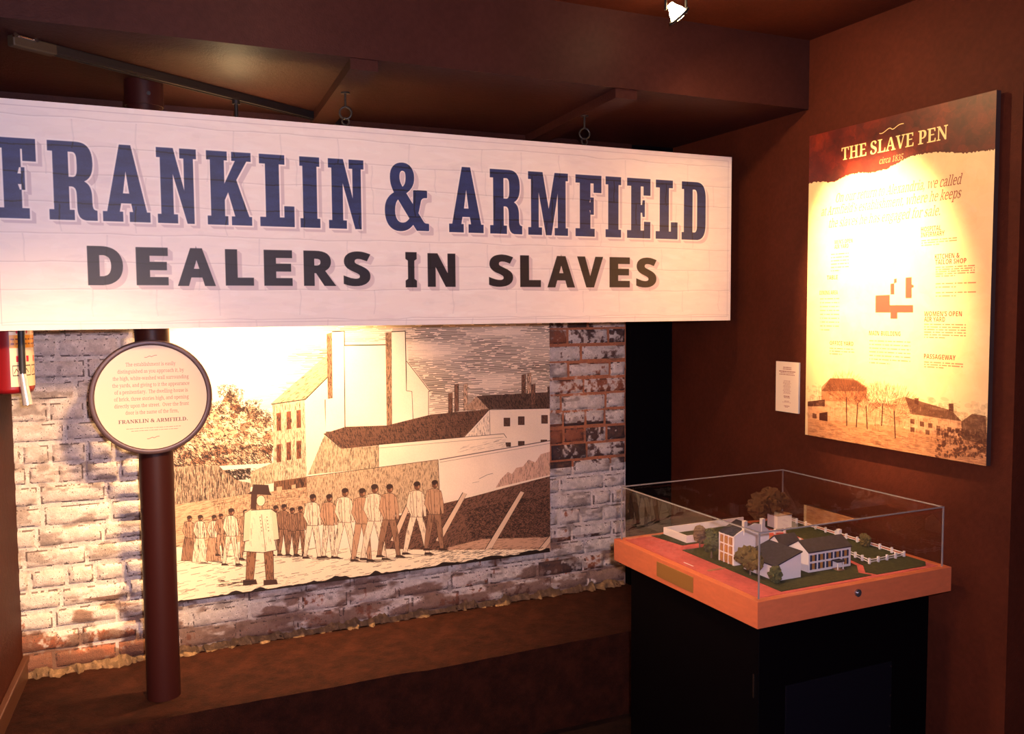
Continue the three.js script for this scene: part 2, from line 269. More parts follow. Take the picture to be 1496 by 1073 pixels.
function fitGlyph(ctx, font, ch, x, y, w, h, style) { // a font letter stretched to a box (x, y lower left)
  ctx.save(); ctx.font = font; ctx.textBaseline = 'alphabetic'; ctx.textAlign = 'left';
  const m = ctx.measureText(ch), gw = m.actualBoundingBoxLeft + m.actualBoundingBoxRight, gh = m.actualBoundingBoxAscent + m.actualBoundingBoxDescent;
  ctx.translate(x, y); ctx.scale(w / gw, h / gh);
  style(ctx, () => ctx.fillText(ch, m.actualBoundingBoxLeft, -m.actualBoundingBoxDescent), () => ctx.strokeText(ch, m.actualBoundingBoxLeft, -m.actualBoundingBoxDescent), gw / w);
  ctx.restore();
}
{
  const W = 2048, H = 516, K = W / (SX1 - SX0), c = canvas(W, H), g = c.getContext('2d'), X = (x) => (x - SX0) * K, Y = (y) => (SY1 - y) * K;
  g.fillStyle = 'rgb(236,228,226)'; g.fillRect(0, 0, W, H);
  for (let i = 0; i < 2600; i++) { const v = rnd() < 0.5 ? '255,252,250' : '205,196,200'; g.fillStyle = `rgba(${v},${rr(0.03, 0.10)})`; g.beginPath(); g.ellipse(rr(0, W), rr(0, H), rr(4, 46), rr(1.5, 9), rr(-0.2, 0.2), 0, 7); g.fill(); }
  const joints = [];                                   // the printed brickwork behind the letters
  for (let r = 0; r < 8; r++) { const y0 = 30 + r * 66 + rr(-5, 5); const pts = []; for (let x = -10; x <= W + 10; x += 18) pts.push([x, y0 + 5 * (fbm(x * 0.012, r * 7, 3) - 0.5) * 2]); joints.push(pts); for (let x = rr(-120, 0); x < W; x += rr(110, 235)) joints.push([[x, y0 + 2], [x + rr(-3, 3), y0 + 22], [x + rr(-4, 4), y0 + 46], [x + rr(-3, 3), y0 + 66]]); }
  const strokeJoints = (style, lw) => { g.strokeStyle = style; g.lineWidth = lw; for (const p of joints) { g.beginPath(); p.forEach(([x, y], i) => (i ? g.lineTo(x, y) : g.moveTo(x, y))); g.stroke(); } };
  strokeJoints('rgba(170,156,164,0.11)', 2.4); g.translate(0, 2.2); strokeJoints('rgba(255,255,255,0.30)', 2); g.translate(0, -2.2);
  const L1 = [['F', -0.239, -0.143], ['R', -0.115, 0.003], ['A', 0.017, 0.139], ['N', 0.159, 0.266], ['K', 0.294, 0.419], ['L', 0.443, 0.544], ['I', 0.562, 0.622], ['N', 0.649, 0.760], ['&', 0.830, 0.973], ['A', 1.043, 1.165], ['R', 1.189, 1.307], ['M', 1.330, 1.483], ['F', 1.513, 1.617], ['I', 1.634, 1.698], ['E', 1.723, 1.822], ['L', 1.845, 1.941], ['D', 1.959, 2.067]];
  const L2 = [['D', -0.023, 0.060], ['E', 0.101, 0.179], ['A', 0.212, 0.307], ['L', 0.343, 0.417], ['E', 0.454, 0.531], ['R', 0.572, 0.661], ['S', 0.695, 0.774], ['I', 0.896, 0.927], ['N', 0.971, 1.060], ['S', 1.187, 1.269], ['L', 1.302, 1.374], ['A', 1.407, 1.506], ['V', 1.524, 1.619], ['E', 1.654, 1.732], ['S', 1.766, 1.846]];
  const each = (dx, dy, fill, stroke, lw) => {
    for (const [ch, a, b] of L1) {
      const y0 = Y(1.7915) + dy, h = (2.004 - 1.7915) * K, x0 = X(a) + dx, w = (b - a) * K;
      if (ch === '&') fitGlyph(g, 'bold 300px serif', '&', x0, y0, w, h, (q, f, s, k) => { q.lineJoin = 'round'; if (stroke) { q.strokeStyle = stroke; q.lineWidth = lw * k; s(); } if (fill) { q.fillStyle = fill; f(); q.strokeStyle = fill; q.lineWidth = 5 * k; s(); } });
      else { glyphPath(g, ch, x0, y0, w, h); g.lineJoin = 'miter'; if (stroke) { g.strokeStyle = stroke; g.lineWidth = lw; g.stroke(); } if (fill) { g.fillStyle = fill; g.fill('evenodd'); } }
    }
  };
  const each2 = (dx, dy, fill, stroke, lw) => { for (const [ch, a, b] of L2) fitGlyph(g, 'bold 200px sans-serif', ch, X(a) + dx, Y(1.6175) + dy, (b - a) * K, (1.719 - 1.6175) * K, (q, f, s, k) => { q.lineJoin = 'miter'; if (stroke) { q.strokeStyle = stroke; q.lineWidth = lw * k; s(); } if (fill) { q.fillStyle = fill; f(); q.strokeStyle = fill; q.lineWidth = 6.5 * k; s(); } }); };
  for (let k = 10; k >= 4; k--) { each(k * 1.25, k * 1.05, 'rgb(206,194,200)'); each2(k * 1.05, k * 0.95, 'rgb(206,194,200)'); }
  each(0, 0, null, 'rgb(240,234,232)', 8); each2(0, 0, null, 'rgb(240,234,232)', 7);
  each(0, 0, 'rgb(36,50,96)'); each2(0, 0, 'rgb(26,22,34)');
  // worn paint and the joints again inside the letters
  g.save(); g.globalCompositeOperation = 'multiply'; strokeJoints('rgba(90,84,100,0.08)', 3); g.restore();
  const img = g.getImageData(0, 0, W, H), d = img.data;
  const paths = canvas(W, H), pg = paths.getContext('2d'); pg.strokeStyle = '#fff'; pg.lineWidth = 2.6; for (const p of joints) { pg.beginPath(); p.forEach(([x, y], i) => (i ? pg.lineTo(x, y + 1) : pg.moveTo(x, y + 1))); pg.stroke(); }
  const jd = pg.getImageData(0, 0, W, H).data;
  for (let y = 0; y < H; y++) for (let x = 0; x < W; x++) { const i = (y * W + x) * 4; if (d[i] < 110) { const n = fbm(x * 0.02, y * 0.09, 3), s = vnoise(x * 0.5, y * 0.6); let k = 0.86 + 0.36 * n + 0.12 * (s - 0.5); if (jd[i + 3] > 60) k *= 0.5; d[i] *= k; d[i + 1] *= k; d[i + 2] *= k; } }
  g.putImageData(img, 0, 0);
  g.strokeStyle = 'rgba(190,178,186,0.55)'; g.lineWidth = 2; g.strokeRect(13, 13, W - 26, H - 26);
  const print = new THREE.MeshPhysicalMaterial({ map: canvasTex(c), roughness: 0.5, specularIntensity: 1 }), edge = M.board;
  const sign = thing('hanging_sign', 'long white hanging sign with navy slab lettering FRANKLIN & ARMFIELD', 'sign', [(SX0 + SX1) / 2, SY0, SZ - 0.012]);
  const panel = new THREE.BoxGeometry(SX1 - SX0, SY1 - SY0, 0.024); panel.translate(0, (SY1 - SY0) / 2, 0);
  obj('sign_panel', panel, [edge, edge, edge, edge, print, edge], sign);
  for (const hx of [0.71, 1.556]) {                    // screw eyes in the top edge
    const e = obj('screw_eye', [new THREE.TorusGeometry(0.011, 0.0026, 8, 20).translate(hx - (SX0 + SX1) / 2, SY1 - SY0 + 0.016, 0), rod([hx - (SX0 + SX1) / 2, SY1 - SY0 - 0.01, 0], [hx - (SX0 + SX1) / 2, SY1 - SY0 + 0.006, 0], 0.0028)], M.rail, sign);
    e.userData.label = 'steel screw eye';
  }
}
// struts under the soffit and the hooks that carry the sign
for (const [x0, x1, skew, label] of [[0.655, 0.735, 0.075, 'flat brown strut under the soffit above the name FRANKLIN'], [1.515, 1.595, 0.085, 'flat brown strut under the soffit above the name ARMFIELD']]) {
  const g = new THREE.BoxGeometry(x1 - x0, 0.030, 0.84), p = g.attributes.position; g.translate((x0 + x1) / 2, SOFFIT_Y - 0.015, (BEAM_Z - 0.006 + WALL_Z) / 2);
  for (let i = 0; i < p.count; i++) p.setX(i, p.getX(i) - (p.getZ(i) - BEAM_Z) * skew);
  g.computeVertexNormals();
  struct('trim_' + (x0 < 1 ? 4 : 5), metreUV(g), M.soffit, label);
}
for (const [hx, label] of [[0.71, 'dark steel hook carrying the sign above the letter N of FRANKLIN'], [1.556, 'dark steel hook carrying the sign above the letter M of ARMFIELD']]) {
  const h = thing('sign_hook', label, 'hook', [hx, SY1 + 0.02, SZ - 0.012], 0, 'hooks above the hanging sign');
  const top = SOFFIT_Y - 0.030 - (SY1 + 0.02);
  obj('ring', new THREE.TorusGeometry(0.018, 0.0034, 8, 24).rotateY(-0.3).translate(0, 0.022, 0), M.darkMetal, h);
  obj('shank', rod([0, 0.039, 0], [0, top, 0], 0.0036), M.darkMetal, h);
  obj('plate', cyl(0.014, 0.014, 0.004, 16).translate(0, top - 0.002, 0), M.darkMetal, h);
}

// ---------------------------------------------------------------- the printed mural on the brick wall
{
  const X0 = 0.165, X1 = 1.682, Y0 = 0.520, Y1 = 1.74, Z = -3.268, K = 1250, W = Math.round((X1 - X0) * K), H = Math.round((Y1 - Y0) * K), c = canvas(W, H), g = c.getContext('2d');
  const m = (px, py) => { const p = onPlane('z', Z, px, py); return [(p.x - X0) * K, (Y1 - p.y) * K]; };
  const PAPER = 'rgb(244,226,208)', ink = (a) => `rgba(30,17,14,${Math.min(1, a * 1.3)})`;
  const path = (pts) => { g.beginPath(); pts.forEach(([x, y], i) => { const q = m(x, y); i ? g.lineTo(q[0], q[1]) : g.moveTo(q[0], q[1]); }); };
  const fill = (pts, f) => { path(pts); g.closePath(); g.fillStyle = f; g.fill(); };
  const line = (pts, w, a) => { path(pts); g.strokeStyle = ink(a); g.lineWidth = w; g.stroke(); };
  // strokes of the burin inside an outline: dx, dy direction in canvas pixels, count n, length l
  const hatch = (pts, n, dx, dy, l, w, a, curl = 0) => {
    g.save(); path(pts); g.closePath(); g.clip();
    const q = pts.map(([x, y]) => m(x, y)), x0 = Math.min(...q.map((p) => p[0])), x1 = Math.max(...q.map((p) => p[0])), y0 = Math.min(...q.map((p) => p[1])), y1 = Math.max(...q.map((p) => p[1]));
    for (let i = 0; i < n; i++) { const x = rr(x0, x1), y = rr(y0, y1), k = l * rr(0.4, 1.3); g.strokeStyle = ink(a * rr(0.5, 1.2)); g.lineWidth = w * rr(0.6, 1.4); g.beginPath(); g.moveTo(x, y); g.quadraticCurveTo(x + dx * k * 0.5 + rr(-curl, curl), y + dy * k * 0.5 + rr(-curl, curl), x + dx * k + rr(-curl, curl), y + dy * k + rr(-curl, curl)); g.stroke(); }
    g.restore();
  };
  g.fillStyle = PAPER; g.fillRect(0, 0, W, H);
  // ruled sky, denser in the cloud bands
  for (let y = 3; y < H * 0.56; y += 5) for (let x = 0; x < W;) { const l = rr(30, 190), d = fbm(x * 0.0026 + 3, y * 0.011, 4) + 0.30 * (x / W) - 0.03; if (d > 0.44) { g.strokeStyle = ink(clamp((d - 0.40) * 2.4, 0, 0.8)); g.lineWidth = 1.1 + 3.2 * clamp(d - 0.46, 0, 0.5); g.beginPath(); g.moveTo(x, y + rr(-1, 1)); g.lineTo(x + l, y + rr(-1, 1)); g.stroke(); } x += l + rr(2, 40); }
  // foliage
  const tree = [[230, 700], [232, 600], [300, 590], [318, 596], [334, 572], [346, 578], [352, 596], [372, 594], [384, 608], [394, 612], [400, 640], [396, 676], [330, 684]];
  fill(tree, 'rgb(206,170,140)'); for (let i = 0; i < 150; i++) { const bx = rr(236, 398), by = rr(582, 684), q = m(bx, by), r = rr(8, 26); g.save(); path(tree); g.closePath(); g.clip(); g.fillStyle = rnd() < 0.5 ? 'rgba(240,220,190,0.7)' : 'rgba(110,66,44,0.55)'; g.beginPath(); g.ellipse(q[0], q[1], r, r * 0.6, rr(-0.5, 0.5), 0, 7); g.fill(); g.restore(); } hatch(tree, 2300, 0.8, 0.6, 11, 2.4, 0.62, 9); for (let i = 0; i < 900; i++) { const t = tree[Math.floor(rr(2, 10))], q = m(t[0] + rr(-16, 10), t[1] + rr(-9, 9)); g.strokeStyle = ink(rr(0.3, 0.7)); g.lineWidth = 2; g.beginPath(); g.arc(q[0], q[1], rr(2, 5), rr(0, 6), rr(1, 7)); g.stroke(); } hatch([[232, 650], [400, 650], [396, 690], [232, 700]], 900, 0.7, 0.7, 13, 2.6, 0.6, 8);
  // boarded fence
  const fence = [[230, 684], [318, 680], [350, 703], [366, 706], [366, 722], [256, 738], [230, 740]];
  fill(fence, 'rgb(190,166,142)'); for (let x = 230; x < 366; x += 2.4) line([[x, 680], [x + 1, 740]], 1.1, 0.4); hatch(fence, 1300, 0, 1, 22, 1.8, 0.5);
  fill([[320, 681], [396, 677], [396, 683], [326, 687]], PAPER); hatch([[326, 687], [366, 684], [366, 700], [346, 702]], 500, 0.7, 0.7, 10, 2.2, 0.7, 5);
  // three-storey house: shaded front, pale end wall with chimneys
  fill([[398, 590], [445, 583], [480, 545], [503, 500], [595, 500], [597, 530], [628, 570], [626, 616], [640, 625], [500, 660], [470, 700], [400, 704]], PAPER);
  const front = [[398, 590], [445, 585], [448, 700], [400, 706]]; fill(front, 'rgb(206,190,162)'); hatch(front, 900, 0, 1, 18, 1.3, 0.42);
  fill([[366, 690], [400, 676], [402, 706], [366, 712]], 'rgb(200,182,152)'); hatch([[366, 690], [400, 676], [402, 706], [366, 712]], 300, 0, 1, 16, 1.3, 0.4);
  for (const [wx, wy] of [[404, 604], [418.5, 602], [433, 600], [404, 650], [418.5, 647], [433, 645]]) { const w = [[wx, wy], [wx + 6.5, wy - 1], [wx + 6.8, wy + 25], [wx + 0.3, wy + 26]]; fill(w, 'rgb(120,72,52)'); hatch(w, 40, 0, 1, 16, 1.4, 0.6); }
  const roofA = [[396, 590], [478, 518], [482, 548], [446, 584]]; fill(roofA, 'rgb(212,178,142)'); hatch(roofA, 420, 0.86, -0.5, 16, 1.4, 0.5);
  line([[396, 591], [446, 584], [482, 548]], 4, 0.8);
  fill([[477, 488], [485, 486], [486, 582], [479, 583]], 'rgb(150,112,88)'); hatch([[477, 488], [485, 486], [486, 582], [479, 583]], 160, 0, 1, 14, 1.4, 0.6);
  fill([[485, 485], [503, 484], [504, 630], [475, 632], [475, 584], [486, 583]], 'rgb(248,232,214)'); line([[485, 485], [503, 484], [504, 630], [475, 632], [475, 584]], 4, 0.8);
  fill([[503, 505], [564, 505], [565, 622], [505, 621]], 'rgb(248,232,214)'); line([[503, 505], [564, 504]], 4.5, 0.8);
  fill([[563, 487], [572, 485], [573, 622], [565, 623]], 'rgb(160,128,104)'); hatch([[563, 487], [572, 485], [573, 622], [565, 623]], 220, 0, 1, 16, 1.4, 0.6);
  fill([[572, 485], [592, 484], [594, 571], [602, 572], [604, 622], [573, 625]], 'rgb(248,232,214)'); line([[572, 485], [592, 484], [594, 571], [602, 572], [604, 622], [573, 625]], 4, 0.85);
  fill([[594, 528], [628, 572], [626, 616], [604, 618], [602, 572], [594, 571]], 'rgb(246,230,210)'); line([[594, 528], [628, 572], [626, 572], [626, 616]], 2.6, 0.8);
  const side = [[448, 588], [474, 584], [476, 634], [450, 694], [448, 694]]; fill(side, PAPER);
  // low roofs
  const roofB = [[473, 634], [505, 624], [565, 622], [630, 606], [716, 598], [676, 640], [500, 656]]; fill(roofB, 'rgb(110,78,64)'); hatch(roofB, 1900, 0.3, 0.95, 12, 1.8, 0.62, 2); hatch(roofB, 700, 1, 0, 16, 1.4, 0.5); line([[473, 634], [500, 657], [676, 641], [716, 598]], 2.6, 0.8);
  const gableB = [[450, 694], [474, 636], [498, 656], [553, 652], [553, 684]]; fill(gableB, 'rgb(196,176,148)'); hatch(gableB, 900, 0, 1, 20, 1.3, 0.45);
  const roofC = [[696, 579], [804, 573], [804, 598], [714, 598]]; fill(roofC, 'rgb(92,68,60)'); hatch(roofC, 900, 0.3, 0.95, 12, 2, 0.66, 2); fill([[676, 600], [696, 580], [714, 598]], 'rgb(190,156,132)'); hatch([[676, 600], [696, 580], [714, 598]], 120, 0, 1, 14, 1.3, 0.5);
  fill([[715, 599], [804, 597], [804, 650], [742, 655], [736, 634], [678, 640]], 'rgb(246,228,208)'); hatch([[680, 640], [715, 602], [715, 638]], 200, 0, 1, 16, 1.2, 0.4); line([[715, 599], [716, 636]], 1.8, 0.7); line([[714, 599], [804, 597]], 2, 0.7);
  for (const [wx, wy] of [[736, 611], [757, 609], [791, 607], [737, 647], [757, 645], [790, 643]]) { const b = wy > 630 ? 6 : 12, w = [[wx, wy], [wx + 9, wy], [wx + 9, wy + b], [wx, wy + b]]; fill(w, 'rgb(92,64,54)'); hatch(w, 26, 0, 1, 10, 1.4, 0.7); line([...w, w[0]], 1.4, 0.8); }
  for (const [x, t, b] of [[655, 575, 607], [664, 562, 602], [677, 562, 600], [762, 548, 576], [770, 546, 576], [776, 562, 592], [800, 565, 574]]) { const q = [[x, t], [x + 6, t - 1], [x + 6, b - 1], [x, b]]; fill(q, x === 677 || x === 770 ? 'rgb(214,180,154)' : 'rgb(128,92,76)'); hatch(q, 60, 0, 1, 12, 1.6, 0.6); line([...q, q[0]], 1.3, 0.6); }
  // garden walls
  fill([[553, 650], [736, 634], [740, 655], [553, 684]], 'rgb(248,230,210)'); line([[553, 684], [553, 650], [736, 634], [740, 640]], 2.4, 0.75); line([[553, 655], [736, 639]], 1.4, 0.5); hatch([[680, 650], [738, 640], [740, 655], [665, 662]], 60, 1, -0.15, 30, 1, 0.35);
  const grey = [[448, 697], [640, 672], [643, 742], [450, 770]]; fill(grey, 'rgb(196,170,142)'); hatch(grey, 3200, 0, 1, 14, 1.2, 0.42); line([[448, 697], [640, 672], [643, 742]], 2.2, 0.75);
  fill([[400, 704], [448, 697], [450, 770], [400, 775]], 'rgb(120,84,62)'); hatch([[400, 704], [448, 697], [450, 770], [400, 775]], 420, 0, 1, 22, 2, 0.6);
  fill([[404, 712], [412, 711], [412, 752], [404, 753]], 'rgb(196,166,136)'); fill([[426, 709], [432, 708], [432, 752], [426, 753]], 'rgb(196,166,136)');
  fill([[642, 672], [804, 644], [804, 692], [742, 708], [645, 734]], 'rgb(248,228,212)'); line([[642, 672], [804, 644]], 4, 0.55); line([[642, 676], [804, 648]], 1.4, 0.5);
  const bush = [[724, 713], [732, 700], [742, 690], [748, 693], [754, 684], [764, 682], [772, 672], [782, 676], [790, 664], [804, 660], [804, 694]]; fill(bush, 'rgb(214,176,156)'); hatch(bush, 420, 0, 1, 18, 1.2, 0.45);
  line([[700, 700], [712, 694], [720, 692]], 1.6, 0.6); line([[690, 706], [700, 704]], 1.2, 0.4);
  // left lane wall
  const lane = [[230, 740], [256, 738], [366, 722], [448, 712], [450, 772], [310, 800], [230, 800]]; fill(lane, 'rgb(208,172,140)'); hatch(lane, 1500, 1, -0.1, 22, 1.2, 0.34); hatch([[312, 730], [448, 712], [450, 772], [312, 786]], 1500, 0, 1, 13, 1.2, 0.4);
  // dark bank with leaning posts
  const bank = [[560, 760], [640, 738], [690, 726], [742, 712], [804, 696], [804, 800], [640, 806], [560, 812]]; fill(bank, 'rgb(118,84,70)'); hatch(bank, 5200, 0.8, -0.5, 12, 2.0, 0.6, 5); hatch([[680, 745], [804, 722], [804, 790], [690, 796]], 2400, 0.85, 0.4, 12, 2, 0.6, 4);
  fill([[655, 800], [705, 788], [804, 785], [804, 806], [650, 808]], 'rgb(196,156,132)'); hatch([[655, 800], [705, 788], [804, 785], [804, 806], [650, 808]], 260, 1, -0.06, 24, 1.2, 0.5);
  for (const [x0, y0, x1, y1] of [[676, 720, 636, 792], [760, 718, 708, 806], [804, 782, 786, 806], [596, 732, 570, 792]]) { fill([[x0, y0], [x0 + 6, y0 + 2], [x1 + 8, y1], [x1, y1 - 2]], 'rgb(222,194,170)'); line([[x0, y0], [x1, y1 - 2]], 3.4, 0.8); line([[x0 + 6, y0 + 2], [x1 + 8, y1]], 1.2, 0.6); }
  // bright ground
  const ground = [[230, 812], [310, 804], [450, 800], [640, 804], [804, 803], [804, 830], [230, 900]]; fill(ground, 'rgb(246,228,202)'); hatch(ground, 800, 1, -0.09, 34, 1.5, 0.5, 3); hatch([[640, 802], [804, 800], [804, 812], [600, 834]], 500, 1, -0.1, 24, 1.5, 0.5, 3);
  // townspeople walking along the wall, in plain engraved dress
  const person = (x, top, bot, shirt, legs, skirt, lean = 0) => {
    const h = bot - top, w = h * 0.105, hd = h * 0.060, j = () => rr(-0.6, 0.6);
    const torso = [[x - w, top + h * 0.165], [x - w * 0.3, top + h * 0.14], [x + w * 0.4, top + h * 0.14], [x + w * 0.95, top + h * 0.17], [x + w * 0.8, top + h * 0.50], [x - w * 0.75, top + h * 0.50]];
    if (skirt) { const s = [[x - w * 0.7, top + h * 0.40], [x + w * 0.7, top + h * 0.40], [x + w * 1.2, top + h * 0.7], [x + w * 1.6, bot], [x - w * 1.6, bot], [x - w * 1.3, top + h * 0.7]]; fill(s, legs); hatch(s, 50, 0.1, 1, 26, 1.3, 0.5); line([...s, s[0]], 1.4, 0.6); }
    else for (const k of [-1, 1]) { const kx = x + k * w * (0.55 + lean * 0.6), fx = x + k * w * (0.75 + lean), s = [[x - w * 0.75 + (k > 0 ? w * 0.7 : 0), top + h * 0.48], [x + (k > 0 ? w * 0.85 : w * 0.1), top + h * 0.48], [kx + w * 0.42, top + h * 0.72], [fx + w * 0.26, bot - 2], [fx - w * 0.26, bot - 2], [kx - w * 0.36, top + h * 0.72]]; fill(s, legs); hatch(s, 26, 0.05, 1, 20, 1.3, 0.5); hatch(s, 10, 0.05, 1, 30, 2.2, 0.55); line([...s, s[0]], 1.5, 0.75); fill([[fx - w * 0.35, bot - 2.5], [fx + w * 0.35, bot - 2.5], [fx + w * 0.95, bot + 0.6], [fx - w * 0.4, bot + 0.8]], 'rgb(64,44,38)'); }
    fill(torso, shirt); hatch(torso, 34, 0.05, 1, 16, 1.2, 0.5); line([...torso, torso[0]], 1.6, 0.75); line([[x, top + h * 0.15], [x + w * 0.1, top + h * 0.5]], 1.6, 0.6); line([[x - w * 0.5, top + h * 0.16], [x - w * 0.25, top + h * 0.5]], 2.4, 0.5);
    for (const k of [-1, 1]) { const e = k * w * 1.22, s = [[x + k * w * 0.7, top + h * 0.17], [x + k * w * 1.0, top + h * 0.19], [x + e + k * 0.8, top + h * 0.35], [x + k * w * 0.95 + w * 0.35, top + h * 0.49], [x + k * w * 0.7 + w * 0.3, top + h * 0.49], [x + e - k * w * 0.42, top + h * 0.35]]; fill(s, shirt); hatch(s, 9, 0.1, 1, 14, 1.2, 0.5); line([...s, s[0]], 1.4, 0.7); }
    const q = m(x + w * 0.15, top + hd * 1.25), r = hd * K * 0.0021; g.fillStyle = 'rgb(112,72,54)'; g.beginPath(); g.ellipse(q[0], q[1], r * 0.9, r * 1.2, 0.1, 0, 7); g.fill(); g.strokeStyle = ink(0.85); g.lineWidth = 1.6; g.stroke();
    g.fillStyle = 'rgb(58,38,32)'; g.beginPath(); g.ellipse(q[0] - r * 0.15, q[1] - r * 0.55, r * 0.95, r * 0.75, 0, 0, 7); g.fill(); g.fillStyle = 'rgba(214,170,138,0.55)'; g.beginPath(); g.ellipse(q[0] + r * 0.4, q[1] + r * 0.35, r * 0.28, r * 0.45, 0, 0, 7); g.fill();
    for (let i = 0; i < 6; i++) line([[x + rr(-w, w * 1.6), bot + rr(-1, 3)], [x + rr(w, w * 3), bot + rr(0, 3)]], 1.6, 0.5);
  };
  const P1 = 'rgb(236,214,190)', P2 = 'rgb(190,150,122)', P3 = 'rgb(150,112,90)';
  person(276, 753, 820, P2, P3, true); person(292, 752, 822, P1, P1, true); person(312, 752, 820, P1, P2, true); person(322, 750, 812, P2, P2, false); person(337, 742, 826, P1, P1, false, 0.4); person(358, 744, 818, P2, P2, false);
  for (const x of [402, 414, 426, 438]) person(x, 735 + (x % 7), 812, P3, P3, false);
  person(456, 721, 816, P1, P1, false, 0.3); person(480, 721, 815, P2, P1, false); person(503, 712, 816, P1, P1, false, 0.5); person(528, 712, 820, P2, P2, false, 0.3); person(546, 706, 818, P1, P1, false, 0.6); person(568, 706, 814, P2, P3, false, 0.5); person(608, 702, 810, P1, P1, false, 0.7); person(634, 700, 804, P2, P3, false, 0.3);
  // a man in a long pale coat and hat standing in front
  { const x = 379; for (const k of [-1, 1]) { const s = [[x + k * 12 - 6, 800], [x + k * 12 + 8, 800], [x + k * 15 + 6, 850], [x + k * 15 - 5, 850]]; fill(s, 'rgb(150,106,80)'); hatch(s, 60, 0, 1, 18, 1.6, 0.6); line([...s, s[0]], 1.8, 0.8); fill([[x + k * 15 - 9, 848], [x + k * 15 + 10, 847], [x + k * 15 + 12, 854], [x + k * 15 - 9, 856]], 'rgb(70,46,38)'); }
    const coat = [[365, 746], [398, 744], [399, 770], [404, 804], [384, 808], [356, 806], [360, 775]]; fill(coat, 'rgb(242,224,198)'); line([...coat, coat[0]], 2.6, 0.8); hatch(coat, 60, 0.1, 1, 26, 1.2, 0.3); line([[382, 752], [388, 806]], 1.8, 0.7); for (let k = 0; k < 5; k++) for (const dx of [0, 10]) { const q = m(380 + dx + k * 0.6, 756 + k * 5); g.fillStyle = ink(0.8); g.beginPath(); g.arc(q[0], q[1], 2.2, 0, 7); g.fill(); }
    fill([[357, 748], [367, 744], [364, 790], [355, 792]], 'rgb(230,206,178)'); line([[367, 744], [357, 750], [355, 792], [364, 790]], 2.2, 0.75); fill([[396, 744], [404, 750], [408, 788], [400, 790]], 'rgb(230,206,178)'); line([[396, 744], [404, 750], [408, 788], [400, 790]], 2.2, 0.75);
    const q = m(381, 732), r = 13; g.fillStyle = 'rgb(238,214,186)'; g.beginPath(); g.ellipse(q[0], q[1], r * 1.5, r * 1.9, 0, 0, 7); g.fill(); g.strokeStyle = ink(0.8); g.lineWidth = 2; g.stroke(); fill([[367, 722], [376, 722], [374, 745], [366, 744]], 'rgb(74,48,40)'); fill([[361, 722], [397, 724], [394, 719], [392, 709], [370, 708], [368, 718]], 'rgb(66,44,38)'); }
  line([[340, 852], [372, 850]], 4, 0.5); hatch([[315, 848], [370, 846], [370, 856], [315, 858]], 80, 1, 0, 26, 1.8, 0.6);
  // ragged dark lower edge of the print
  g.fillStyle = ink(0.85); g.beginPath(); g.moveTo(0, H); for (let x = 0; x <= W; x += 7) g.lineTo(x, H - 5 - 16 * Math.max(0, fbm(x * 0.02, 4, 3) - 0.35) * 2.2 - (x / W) * 4); g.lineTo(W, H); g.fill();
  const img = g.getImageData(0, 0, W, H), d = img.data; for (let y = 0; y < H; y++) for (let x = 0; x < W; x++) { const i = (y * W + x) * 4, k = 1 + 0.07 * (vnoise(x * 0.6, y * 0.6) - 0.5) + 0.05 * (fbm(x * 0.01, y * 0.01, 2) - 0.5); d[i] *= k; d[i + 1] *= k; d[i + 2] *= k; } g.putImageData(img, 0, 0);
  const print = mat(0xffffff, { map: canvasTex(c), roughness: 0.6 }), edge = mat(lin(0.5, 0.42, 0.34), { roughness: 0.6 });
  const panel = new THREE.BoxGeometry(X1 - X0, Y1 - Y0, 0.012), t = thing('mural_panel', 'large sepia engraved print of buildings and walking people mounted on the brick wall', 'mural', [(X0 + X1) / 2, (Y0 + Y1) / 2, Z - 0.006]);
  obj('printed_board', panel, [edge, edge, edge, edge, print, edge], t);
  for (const [sx, sy] of [[-1, -1], [1, -1], [-1, 1], [1, 1]]) obj('standoff', cyl(0.014, 0.014, 0.034, 14).rotateX(DEEP).translate(sx * ((X1 - X0) / 2 - 0.08), sy * ((Y1 - Y0) / 2 - 0.09), -0.0225), M.darkMetal, t);
}

